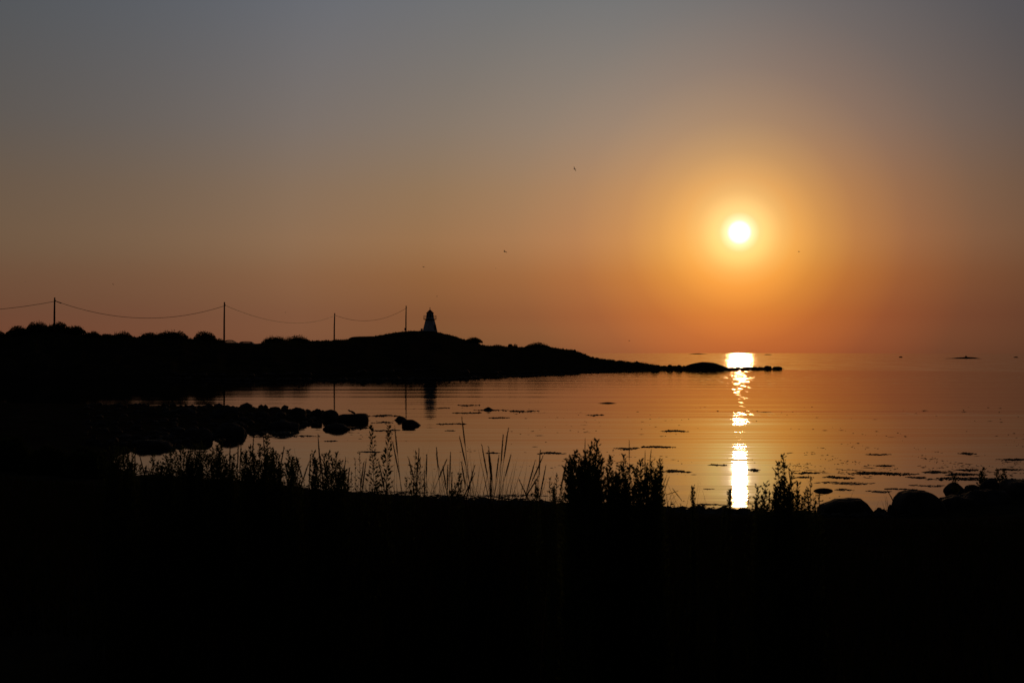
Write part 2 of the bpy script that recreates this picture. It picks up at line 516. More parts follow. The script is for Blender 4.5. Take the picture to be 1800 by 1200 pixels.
wide = np.interp(us, [-420, 400, 700, 900, 1000, 1060, 1150, 1300, 1380], [120, 120, 90, 70, 50, 25, 10, 6, 2])
for k, (f, drop) in enumerate([(0.12, 0.02), (0.3, 0.06), (0.55, 0.14), (0.8, 0.4), (1.0, 1.0), (1.15, 1.4)]):
    d = r_d + wide * f
    z = r_z - drop * (r_z + 0.6)
    rows.append(np.stack([(us - CX) * d / F, d, z], -1))
HV = np.array(rows)
nr, nc = HV.shape[:2]
idx = np.arange(nr * nc).reshape(nr, nc)
q = np.stack([idx[:-1, :-1], idx[:-1, 1:], idx[1:, 1:], idx[1:, :-1]], -1).reshape(-1, 4)
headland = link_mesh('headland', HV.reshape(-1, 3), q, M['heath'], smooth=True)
tag(headland, 'low dark headland running out to a rocky point', kind='structure')


def head_z(px):
    """ridge point of the headland at photo column px"""
    i = int(np.argmin(np.abs(us - px)))
    return Vector(HV[len(ts) - 1, i])


# heather and tufts on the headland: nobody could count them
tv, tf = [], []
for k in range(9000):
    i = rnd.randrange(nc - 1)
    if 392 < us[i] < 462 or us[i] > 1160 and rnd.random() < 0.8:
        continue
    j = rnd.choice([len(ts) - 1, len(ts) - 2, len(ts) - 2, len(ts) - 3, len(ts) - 4, rnd.randrange(4, len(ts)), len(ts)])
    a, b = HV[j, i], HV[min(j + 1, nr - 1), i + 1]
    u = rnd.random()
    p = a * (1 - u) + b * u
    s = rnd.uniform(0.10, 0.34)
    c0 = len(tv)
    n = 5
    for m_ in range(n):
        an = rnd.uniform(0, 6.28)
        r_ = s * rnd.uniform(0.2, 0.8)
        w_ = s * rnd.uniform(0.10, 0.22)
        bx, by = p[0] + r_ * math.cos(an), p[1] + r_ * math.sin(an)
        hgt = s * rnd.uniform(0.6, 1.5)
        tv += [(bx - w_, by, p[2] - 0.15), (bx + w_, by + w_, p[2] - 0.15), (bx + rnd.uniform(-.1, .1), by, p[2] + hgt)]
        tf.append((c0 + 3 * m_, c0 + 3 * m_ + 1, c0 + 3 * m_ + 2))
tag(link_mesh('heather', tv, tf, M['bush']), 'tufty heather and grass covering the headland', 'heather', kind='stuff')


# ------------------------------------------------------------------ rocks
def rock_mesh(sx, sy, sz, p=2.6, seed=0, rough=0.14, prof=None, sub=4, freq=1.6):
    bm = bmesh.new()
    bmesh.ops.create_icosphere(bm, subdivisions=sub, radius=1)
    off = Vector((seed * 3.7, seed * 1.3, seed * 2.1))
    for v in bm.verts:
        n = v.co.normalized()
        r = (abs(n.x) ** p + abs(n.y) ** p + abs(n.z) ** p) ** (-1 / p)
        k = mnoise.noise(n * freq + off) * rough * 1.5 + mnoise.noise(n * freq * 2.7 + off) * rough * 0.6 + mnoise.noise(n * freq * 7 + off) * rough * 0.2
        c = n * r * (1 + k)
        h = c.z
        if prof is not None and h > 0:
            h *= float(np.interp(c.x, [a for a, _ in prof], [b for _, b in prof]))
        v.co = (c.x * sx, c.y * sy, h * sz)
    vs = [tuple(v.co) for v in bm.verts]
    fs = [[w.index for w in f.verts] for f in bm.faces]
    bm.free()
    return vs, fs


def boulder(label, x0, x1, ytop, ybase, d=None, name='boulder', depth=1.0, group=None, cat='boulder', base_z=None, **kw):
    """a rock whose sides are seen at x0 and x1, its top at ytop, standing at waterline ybase (or d metres out)"""
    if d is None:
        d = EYE * F / (ybase - HZ)
    c = at((x0 + x1) / 2, ytop, d)
    w = (x1 - x0) * d / F / 2
    bz = 0.0 if base_z is None else base_z
    h = max(c.z - bz, 0.04)
    kw.setdefault('seed', abs(hash((round(x0), round(ytop)))) % 97 if False else int(x0 * 7 + ytop * 3) % 97)
    v, f = rock_mesh(w, w * depth, 1.0, **kw)
    v = np.array(v)
    lo, hi = v[:, 0].min(), v[:, 0].max()
    v[:, 0] = (v[:, 0] - (lo + hi) / 2) * 2 * w / (hi - lo)
    v[:, 2] *= h / v[:, 2].max()
    v[:, 2] = np.where(v[:, 2] < 0, v[:, 2] * (0.35 / max(h, 0.35)) if h < 0.35 else v[:, 2] * 0.5, v[:, 2])
    o = link_mesh(name, v, f, M['rock'], smooth=True, loc=(c.x, d, bz))
    return tag(o, label, cat, group)


BAY = 'boulders standing in the bay'
boulder('rounded boulder at the end of the rocky spit, beside the long block', 564.5, 596, 719.5, 735.5, group=BAY, p=2.5)
boulder('long flat-topped block with a bird standing on it, in the bay', 594, 648.5, 726, 739, group=BAY, p=7, rough=0.05, depth=0.6,
        prof=[(-1, 0.8), (-0.8, 0.88), (-0.1, 0.9), (0.5, 1.0), (0.9, 1.0), (1.2, 0.97)])
boulder('low wide boulder in the water just in front of the long block', 567, 616, 743.5, 754.5, group=BAY, p=3.2, rough=0.1, depth=0.7,
        prof=[(-1, 0.5), (-0.7, 0.85), (-0.2, 0.95), (0.3, 1), (0.6, 0.95), (0.85, 0.6), (1, 0.4)])
boulder('smaller humped boulder behind the angular one in mid bay', 692.5, 716, 730, 738.5, group=BAY, p=2.2, prof=[(-1, 0.4), (-0.5, 0.9), (-0.2, 1), (0.3, 0.85), (1, 0.6)])
boulder('angular boulder with a sloping right end, in mid bay', 706, 740.5, 737, 747.5, group=BAY, p=6, rough=0.06, depth=0.7, prof=[(-1, 1), (-0.4, 1), (0.2, 0.98), (0.55, 0.7), (1, 0.1)])
boulder('small rock awash among seaweed in the middle of the bay', 849, 869, 715, 720.2, group=BAY, p=2.0, prof=[(-1, 0.5), (-0.2, 1), (0.2, 0.9), (0.4, 0.6), (1, 0.2)])
boulder('thin rock just breaking the surface halfway to the point', 1050, 1086, 706.6, 708.7, group=BAY, p=2.2, depth=0.5, prof=[(-1, 0.2), (-0.3, 0.8), (0, 1), (0.3, 0.9), (1, 0.2)])
SPT = 'boulders on the rocky spit'
for lab, a, b, t, bs, pp in [
        ('boulder next to the rounded one near the tip of the spit', 546, 568, 717.5, 737, 2.8),
        ('squat boulder on the spit under the dark bush reflection', 508, 540, 715.5, 738, 2.6),
        ('big boulder at the near edge of the spit, above the reeds', 377, 433, 742, 765, 3.0),
        ('flat boulder at the near edge left of the big one', 322, 374, 752, 772, 2.6),
        ('broad low rock on the near edge of the spit at far left', 238, 304, 772, 786, 3.0),
        ('boulder in the middle of the spit behind the big one', 440, 478, 722, 744, 2.4),
        ('small stone on the near edge between big boulder and tip', 470, 528, 738, 754, 2.8),
        ('low stone lying on top of the spit at left', 300, 345, 716, 738, 2.4),
        ('stone on the crest of the spit in its middle', 388, 424, 714.5, 735, 2.4)]:
    boulder(lab, a, b, t, bs, group=SPT, p=pp, depth=0.8)
TIP = 'rocks at the point of the headland'
boulder('long smooth rock hump near the point, left of the sun glitter', 1196, 1296, 636, 650.9, group=TIP, p=2.3, rough=0.05, depth=0.25, base_z=-0.1,
        prof=[(-1, 0.55), (-0.85, 0.8), (-0.55, 0.97), (-0.2, 1.05), (0.2, 0.95), (0.55, 0.6), (0.8, 0.3), (1, 0.15)])
boulder('pointed boulder, left one of the two at the end of the point', 1342, 1357, 642.6, 649.7, group=TIP, p=2.2)
boulder('rounded last boulder at the very end of the point', 1356.5, 1375, 643.8, 649.6, group=TIP, p=2.4)
boulder('low ledge linking the rock hump to the last boulders', 1285, 1346, 645.6, 649.8, group=TIP, p=4, rough=0.12, depth=0.12)
boulder('round stone left of the smooth rock hump', 1171, 1183, 640.5, 651.5, group=TIP, p=2.4)
boulder('lumpy stone touching the left end of the rock hump', 1187, 1201, 641, 651.5, group=TIP, p=2.4)
boulder('slanting stone on the low ridge before the hump', 1143, 1160, 641.5, 652.4, group=TIP, p=2.4)
boulder('upright boulder on the skyline between bush and hillock', 892, 903, 604.3, 0, d=378, base_z=4.2, p=2.4)
boulder('flat slab outcrop on the skyline left of the lighthouse knoll', 612, 666, 590.8, 0, d=398, base_z=6.3, p=6, rough=0.05, depth=0.5, prof=[(-1, 0.6), (-0.8, 0.85), (-0.4, 0.97), (1, 1)], cat='rock outcrop', name='rock_outcrop')
FAR = 'skerries out at sea'
boulder('long low skerry on the horizon left of the sun glitter', 1209, 1245, 620.9, 622.5, group=FAR, name='skerry', cat='skerry', p=2.2, depth=0.3, prof=[(-1, 0.2), (-0.5, 0.8), (0.1, 1), (0.5, 0.6), (1, 0.3)])
boulder('faint flat skerry on the horizon right of the sun glitter', 1343, 1357, 622.4, 623.6, group=FAR, name='skerry', cat='skerry', p=2.2, depth=0.3)
boulder('biggest skerry at right, topped by a small cairn', 1660, 1726, 627.3, 630.2, group=FAR, name='skerry', cat='skerry', p=2.2, depth=0.3, prof=[(-1, 0.3), (-0.5, 0.4), (-0.3, 0.75), (0.2, 1), (0.6, 0.9), (0.8, 0.5), (1, 0.2)])
boulder('tiny rock out at sea between the point and the cairn skerry', 1580, 1586.5, 626.2, 628.3, group=FAR, name='skerry', cat='skerry', p=2.2)
boulder('tiny low rock at the right edge of the sea', 1781, 1790, 626.6, 628.4, group=FAR, name='skerry', cat='skerry', p=2.2)
cr = MB()
cb = at(1698, 627.2, 765)
for k, (r_, h_) in enumerate([(0.6, 0.28), (0.42, 0.24), (0.26, 0.2)]):
    cr.box((0, 0, sum((0.28, 0.24, 0.2)[:k]) + h_ / 2 - 0.1), (r_ * 2, r_ * 1.7, h_ * 0.96), rz=k * 0.7, taper=0.85)
o = cr.build('stone_cairn', M['rock'])
o.location = cb
tag(o, 'small stone cairn standing on the biggest skerry', 'cairn')

NR = 'boulders along the right foreground shore'
rb = 0.05
boulder('large flat-topped boulder right of the leafy weed, at the water', 1440, 1531, 875, 0, d=27.0, base_z=-0.05, group=NR, p=11, rough=0.035, depth=0.7, freq=2.2,
        prof=[(-1.1, 0.45), (-0.98, 0.62), (-0.85, 0.74), (-0.5, 0.86), (-0.3, 0.96), (0.05, 0.95), (0.15, 1.0), (0.55, 1.02), (0.7, 0.97), (0.76, 0.74), (0.9, 0.68), (1.0, 0.5)])
boulder('lumpy small rock between the flat-topped and the domed boulder', 1533, 1561, 891, 0, d=27.4, base_z=0.0, group=NR, p=2.3, rough=0.28, freq=2.6, prof=[(-1, 0.7), (-0.2, 1), (0.3, 0.85), (1, 0.8)])
boulder('big domed boulder, largest on the right shore', 1570, 1659, 861, 0, d=27.2, base_z=-0.05, group=NR, p=9, rough=0.04, depth=0.8, freq=2.0, prof=[(-1.05, 0.4), (-0.95, 0.68), (-0.8, 0.88), (-0.55, 0.97), (-0.1, 1), (0.3, 0.98), (0.5, 0.9), (0.75, 0.74), (0.95, 0.55), (1.05, 0.4)])
boulder('stone leaning on the left side of the big domed boulder', 1558, 1580, 886, 0, d=26.6, base_z=0.0, group=NR, p=2.5)
boulder('faceted stone in the water behind the domed boulder', 1658.5, 1694, 847, 863, group=NR, p=2.6, rough=0.08, prof=[(-1, 0.7), (-0.4, 1), (0.3, 1), (1, 0.5)])
boulder('low ledge right of the big domed boulder', 1648, 1712, 869.5, 0, d=27.8, base_z=0.0, group=NR, p=7, rough=0.08, freq=2.5, prof=[(-1, .8), (-.5, .85), (-.1, 1), (.4, .9), (1, .8)])
boulder('square stone left of the boulder with spiky weeds', 1696, 1724, 850.5, 0, d=30.2, base_z=0.0, group=NR, p=7, rough=0.06, prof=[(-1, .85), (-.3, 1), (.5, .92), (1, .7)])
boulder('round boulder with spiky weeds behind it', 1718, 1764, 840, 0, d=30.0, base_z=0.0, group=NR, p=2.6, rough=0.08)
boulder('peaked stone near the right edge of the shore', 1771, 1789, 839.5, 0, d=29.6, base_z=0.1, group=NR, p=2.2)
boulder('broad flat boulder at the right edge of the picture', 1762, 1850, 843, 0, d=29.2, base_z=0.1, group=NR, p=7, rough=0.05, freq=2.4)
boulder('stone filling the gap under the square stone', 1688, 1768, 858, 0, d=28.2, base_z=0.0, group=NR, p=3.2)
boulder('lens-shaped flat stone lying in the shallows', 1429, 1464, 857.2, 862.5, group=NR, p=2.0, rough=0.06, depth=0.6)


# ------------------------------------------------------------------ seaweed on the water
def weed_patch(x0, x1, y0, y1, n, hgt=0.022, size=0.06):
    a, b = wl((x0 + x1) / 2, y1), wl((x0 + x1) / 2, y0)
    cyy, hd = (a.y + b.y) / 2, abs(b.y - a.y) / 2
    cxx, hw = ((x0 + x1) / 2 - CX) * cyy / F, (x1 - x0) * cyy / F / 2
    k = 1.0
    vs, fs = [], []
    for i in range(n):
        u = max(-1, min(1, rnd.gauss(0, 0.48)))
        v = rnd.uniform(-1, 1) * (1 - u * u) ** 0.5
        v = 0.75 * v + 0.25 * math.sin(u * 3 + x0)
        p = Vector((u * hw, v * hd, 0))
        s = size * rnd.uniform(0.25, 1.25) * k
        an = rnd.uniform(0, 6.28)
        m_ = rnd.randint(4, 6)
        c0 = len(vs)
        vs.append((p.x, p.y, hgt * (rnd.uniform(0.2, 0.9) + (1.3 * rnd.random() if rnd.random() < .25 else 0))))
        for j in range(m_):
            t = an + 6.283 * j / m_
            r_ = s * rnd.uniform(0.35, 1.2)
            vs.append((p.x + r_ * 1.5 * math.cos(t), p.y + r_ * math.sin(t), rnd.uniform(-0.012, 0.004)))
        for j in range(m_):
            fs.append((c0, c0 + 1 + j, c0 + 1 + (j + 1) % m_))
    c0 = len(vs)
    for i in range(25):
        u = i / 12 - 1
        v = 0.3 * math.sin(u * 3 + x0) + rnd.uniform(-.35, .35)
        ww = size * rnd.uniform(.05, .35) * (1.05 - abs(u))
        vs += [(u * hw, v * hd - ww, -.004), (u * hw, v * hd, hgt * rnd.uniform(.05, .5)), (u * hw, v * hd + ww, -.004)]
    for i in range(24):
        k_ = c0 + 3 * i
        fs += [(k_, k_ + 3, k_ + 4, k_ + 1), (k_ + 1, k_ + 4, k_ + 5, k_ + 2)]
    o = link_mesh('floating_seaweed', vs, fs, M['seaweed'], loc=(cxx, cyy, 0.002))
    return o


WEEDS = [
    (803, 843, 711.3, 713.3, 60, 'long strand of floating seaweed up and left of the mid-bay rock'),
    (768, 792, 716, 718, 34, 'short seaweed strand right of the lighthouse reflection'),
    (797, 846, 724.5, 726.8, 90, 'dark strand of seaweed just left of the mid-bay rock'),
    (834, 884, 719.6, 722.2, 90, 'seaweed wrapped round the small mid-bay rock'),
    (884, 946, 720.5, 724.5, 80, 'ragged trail of seaweed right of the mid-bay rock'),
    (861, 896, 733.2, 735, 60, 'thin straight strand of seaweed below the mid-bay rock'),
    (767, 818, 743.8, 746, 80, 'strand of seaweed under the lighthouse reflection'),
    (782, 801, 756, 757.6, 24, 'little strand of seaweed above the tall grass stalks'),
    (1030, 1060, 728.5, 730.6, 50, 'thin strand of seaweed below the thin rock'),
    (1164, 1208, 755.5, 759.5, 120, 'isolated dark strip of seaweed left of the glitter column'),
    (1127, 1186, 783.3, 787.4, 150, 'long strip of seaweed above the dark weed clump'),
    (1080, 1126, 785, 791, 60, 'loose scatter of seaweed above the weed clump'),
    (944, 993, 794, 798.6, 110, 'strip of seaweed above the single bent stalk'),
    (857, 880, 795, 797, 40, 'short strip of seaweed behind the grass stalks'),
    (1164, 1210, 825, 831.5, 150, 'grainy raft of seaweed just right of the weed clump'),
    (1247, 1276, 815.5, 818.6, 70, 'small raft of seaweed touching the glitter on its left'),
    (1312, 1335, 822.5, 829, 50, 'broken bits of seaweed right of the glitter column'),
    (1236, 1252, 858, 860, 24, 'two tiny seaweed bits left of the lower glitter'),
    (1215, 1272, 884.5, 888, 90, 'seaweed line close to the shore between the two spikes'),
    (1170, 1320, 893, 896.5, 160, 'long band of seaweed washed along the shore below the glitter'),
    (428, 520, 757, 764, 200, 'mat of seaweed off the near edge of the spit'),
    (440, 562, 764.5, 769, 160, 'long dark line of seaweed below the spit'),
    (653, 704, 755, 758, 80, 'strand of seaweed right of the low wide boulder'),
    (614, 650, 751, 754, 60, 'strand of seaweed touching the low wide boulder'),
    (648, 700, 728.6, 732.5, 90, 'seaweed between the long block and the humped boulder'),
    (655, 690, 741, 744, 60, 'short strand between the long block and the angular boulder'),
    (572, 594, 774, 776, 24, 'small strand of seaweed above the left reeds'),
    (632, 672, 792.5, 795.5, 60, 'strand crossing behind the tall twin weeds'),
    (560, 760, 862, 868, 260, 'long seaweed band along the near shore under the reeds'),
    (760, 960, 868, 875, 260, 'long seaweed band along the near shore under the tall stalks'),
    (1520, 1566, 797, 800, 60, 'short strip of seaweed far right in the bay'),
    (1538, 1572, 816.5, 820, 70, 'short raft of seaweed above the long right-hand bands'),
    (1492, 1612, 828.5, 835.5, 330, 'longest ragged band of seaweed on the right'),
    (1436, 1535, 845.5, 852, 260, 'band of seaweed above the lens-shaped stone'),
    (1395, 1440, 829, 833, 70, 'strips of seaweed behind the tallest leafy weed'),
    (1395, 1430, 837, 840.5, 50, 'thin strip of seaweed right of the tallest leafy weed'),
    (1448, 1498, 836, 842, 130, 'raft of seaweed above the lens-shaped stone band'),
    (1594, 1628, 836.5, 841, 80, 'small dark raft between the two long right bands'),
    (1622, 1672, 827, 832, 130, 'raft of seaweed above the domed boulder'),
    (1630, 1800, 838, 846, 420, 'wide mat of seaweed above the right-hand boulders'),
    (1660, 1730, 831, 836.5, 170, 'dense raft left of the spiky weeds'),
    (1555, 1610, 857, 861.5, 120, 'strip of seaweed above the domed boulder, close in'),
    (1465, 1500, 858, 863, 60, 'scatter of seaweed right of the lens-shaped stone'),
    (1525, 1566, 861, 866, 90, 'strip of seaweed left of the domed boulder'),
    (1600, 1660, 850.5, 855.5, 100, 'strip of seaweed left of the faceted stone'),
    (1752, 1812, 805, 809.5, 110, 'strip of seaweed at the right edge of the bay'),
    (1684, 1716, 794.5, 799.5, 50, 'faint scatter of seaweed far out at right'),
    (1682, 1720, 824, 827.5, 80, 'short strip just left of the spiky weeds'),
    (1755, 1790, 823, 827, 80, 'short strip just right of the spiky weeds')]
for x0, x1, y0, y1, n, lab in WEEDS:
    d = EYE * F / ((y0 + y1) / 2 - HZ)
    tag(weed_patch(x0, x1, y0, y1, n, size=0.0011 * d + 0.012, hgt=0.00036 * d if d > 34 else 0.005), lab, 'seaweed', 'floating strands of seaweed')
# loose specks, too many to count
vs, fs = [], []
for k in range(3200):
    if rnd.random() < 0.6:
        px, py = rnd.uniform(1380, 1840), 775 + 95 * rnd.random() ** 0.7
    else:
        px, py = rnd.uniform(600, 1820), rnd.uniform(715, 880)
    p = wl(px, py)
    if mnoise.noise(Vector((p.x * .25, p.y * .11, 3))) + 0.5 * mnoise.noise(Vector((p.x * 1.1, p.y * .4, 8))) < 0.12:
        continue
    s = (0.00045 * p.y + 0.004) * rnd.uniform(0.3, 1.0) * (3.2 if rnd.random() < 0.07 else 1)
    c0 = len(vs)
    vs.append((p.x, p.y, 0.00018 * p.y * rnd.uniform(0.3, 1.2) + 0.003))
    e_ = rnd.uniform(1.5, 6)
    for j in range(5):
        vs.append((p.x + s * e_ * rnd.uniform(.6, 1.2) * math.cos(j * 1.257), p.y + s * rnd.uniform(.5, 2.4) * math.sin(j * 1.257), -0.004))
    for j in range(5):
        fs.append((c0, c0 + 1 + j, c0 + 1 + (j + 1) % 5))
tag(link_mesh('seaweed_bits', vs, fs, M['seaweed']), 'loose bits of seaweed scattered over the bay', 'seaweed', kind='stuff')


# ------------------------------------------------------------------ lighthouse
LD = 421.0
lb = at(755.8, 583.5, LD)
lh = empty('lighthouse', lb, 0.18)
tag(lh, 'small white eight-sided wooden lighthouse on the headland knoll', 'lighthouse')
S = LD / F


def lz(py):
    return (583.5 - py) * S


MB().lathe([(13.6 * S, -1.2), (13.6 * S, lz(582.2)), (13.2 * S, lz(581.6))], 8, rot=math.pi / 8).build('foundation', M['stone_base'], lh)
tw = MB().lathe([(12.9 * S, lz(581.6)), (8.0 * S, lz(562.2))], 8, rot=math.pi / 8).build('tower', M['white'], lh)
for k in range(8):
    an = math.pi / 8 + k * math.pi / 4
    MB().tube([((13.0 * S) * math.cos(an), (13.0 * S) * math.sin(an), lz(581.5)), (8.1 * S * math.cos(an), 8.1 * S * math.sin(an), lz(562.3))], 0.05, 4).build('corner_board', M['white'], lh)
ga = MB().lathe([(9.2 * S, lz(562.2)), (11.9 * S, lz(561.4)), (11.9 * S, lz(560.6))], 8, rot=math.pi / 8).build('gallery', M['iron'], lh)
rl = MB()
for k in range(8):
    a0, a1 = math.pi / 8 + k * math.pi / 4, math.pi / 8 + (k + 1) * math.pi / 4
    R_ = 11.6 * S
    p0, p1 = (R_ * math.cos(a0), R_ * math.sin(a0)), (R_ * math.cos(a1), R_ * math.sin(a1))
    for t in (0, 0.5):
        q0 = (p0[0] + (p1[0] - p0[0]) * t, p0[1] + (p1[1] - p0[1]) * t)
        rl.tube([(*q0, lz(560.7)), (*q0, lz(554.6))], 0.028, 4)
    for zz in (554.6, 557.6):
        rl.tube([(*p0, lz(zz)), (*p1, lz(zz))], 0.024, 4)
rl.build('railing', M['iron'], lh)
lr = MB().lathe([(7.6 * S, lz(560.6)), (6.1 * S, lz(550.8))], 8, rot=math.pi / 8).build('lantern_room', M['white'], lh)
for k in range(8):
    an = math.pi / 4 * k
    r0, r1 = 7.2 * S * math.cos(math.pi / 8) + 0.01, 6.25 * S * math.cos(math.pi / 8) + 0.01
    z0, z1 = lz(557.8), lz(551.8)
    hw = 0.33
    c, s_ = math.cos(an), math.sin(an)
    pts = [(r0 * c + hw * s_, r0 * s_ - hw * c, z0), (r0 * c - hw * s_, r0 * s_ + hw * c, z0), (r1 * c - hw * .85 * s_, r1 * s_ + hw * .85 * c, z1), (r1 * c + hw * .85 * s_, r1 * s_ - hw * .85 * c, z1)]
    inn = [(x * 0.97, y * 0.97, z) for x, y, z in pts]
    MB().add(pts + inn, [(0, 1, 2, 3), (7, 6, 5, 4), (0, 4, 5, 1), (1, 5, 6, 2), (2, 6, 7, 3), (3, 7, 4, 0)]).build('lantern_pane', M['iron'], lr)
MB().lathe([(7.1 * S, lz(550.9)), (7.2 * S, lz(550.2)), (0.9 * S, lz(544.2))], 8, rot=math.pi / 8).build('roof', M['redroof'], lh)
MB().lathe([(0.09, lz(544.4)), (0.06, lz(542.2)), (0.15, lz(541.6)), (0.15, lz(541.0)), (0.04, lz(540.6)), (0.02, lz(539.6))], 6).build('finial', M['iron'], lh)
MB().box((13.2 * S * math.cos(math.pi / 8) * math.cos(-0.78) - 0.12, 13.2 * S * math.cos(math.pi / 8) * math.sin(-0.78) + 0.1, lz(576)), (0.16, 0.85, 1.75), rz=-0.78).build('door', M['iron'], lh)
o = MB().box((0, 0, 0.35), (0.55, 0.5, 0.75)).box((0, 0, 0.76), (0.68, 0.62, 0.07)).box((-0.5, 0, 0.2), (0.4, 0.12, 0.1)).build('meter_cabinet', M['grey_paint'])
o.location = at(741.3, 582.2, 418)
tag(o, 'small grey cabinet standing at the left foot of the lighthouse', 'cabinet')

# ------------------------------------------------------------------ utility poles and cable
POLES = [(-300, 526, 598, 215, 'hidden'), (95.5, 524, 572, 241, 'wooden utility pole rising from the bushes at far left'),
         (394, 532, 600, 256, 'tallest looking utility pole, beside the two parked cars'),
         (587.5, 551, 599, 388, 'utility pole left of the flat slab outcrop'),
         (713.5, 538, 583, 417, 'utility pole nearest the lighthouse with a box at its foot')]
tops = []
for i, (px, yt, yb, d, lab) in enumerate(POLES):
    b = at(px, yb, d)
    t = at(px + (0.8 if i == 3 else 0.4), yt, d)
    tops.append(t)
    e = empty('utility_pole', b)
    tag(e, lab if i else 'utility pole standing beyond the left edge of the picture', 'utility pole', 'wooden utility poles carrying the cable')
    hgt = t.z - b.z
    r_ = 0.15 if i < 3 else 0.19
    MB().tube([(0, 0, -1.0), (0.1 * (t.x - b.x), 0, hgt * 0.5), (t.x - b.x, 0, hgt)], [r_ * 1.15, r_, r_ * 0.8], 8).build('shaft', M['pole'], e)
    MB().lathe([(0.05, hgt - 0.5), (0.09, hgt - 0.47), (0.05, hgt - 0.42), (0.09, hgt - 0.38), (0.04, hgt - 0.33)], 6, c=(0.2, -0.02, 0)).tube([(0.0, 0, hgt - 0.52), (0.22, -0.02, hgt - 0.52)], 0.03, 5).build('insulator', M['porcelain'], e)
    MB().lathe([(r_ * 0.95, hgt - 0.02), (r_ * 0.6, hgt + 0.1), (0.02, hgt + 0.14)], 8, c=(t.x - b.x, 0, 0)).build('cap', M['iron'], e)
    if i == 4:
        MB().box((-0.28, -0.02, 0.75), (0.34, 0.3, 0.75)).build('meter_box', M['grey_paint'], e)
    if i == 1:
        MB().tube([(0.25, 0, hgt - 0.52), (1.15, 0.1, hgt - 0.85)], [0.06, 0.09], 6).build('cable_clamp', M['iron'], e)
SPANS = [(0, 1, 'sagging cable leaving the far left pole towards the edge', None), (1, 2, 'long sagging cable between the bushes pole and the cars pole', 559), (2, 3, 'sagging cable between the cars pole and the slab pole', 567.5), (3, 4, 'sagging cable ending at the lighthouse pole', 563)]
for a, b, lab, ymid in SPANS:
    p0, p1 = tops[a] + Vector((0.2, 0, -0.5)), tops[b] + Vector((0.2, 0, -0.5))
    pm = (p0 + p1) / 2
    sag = 1.6 if ymid is None else pm.z - (EYE - (ymid - HZ) * pm.y / F)
    pts = []
    for k in range(33):
        t = k / 32
        p = p0.lerp(p1, t)
        p.z -= sag * 4 * t * (1 - t)
        pts.append(p)
    tag(MB().tube(pts, 0.04, 5).build('power_cable', M['cable']), lab, 'cable', 'cable spans between the utility poles')


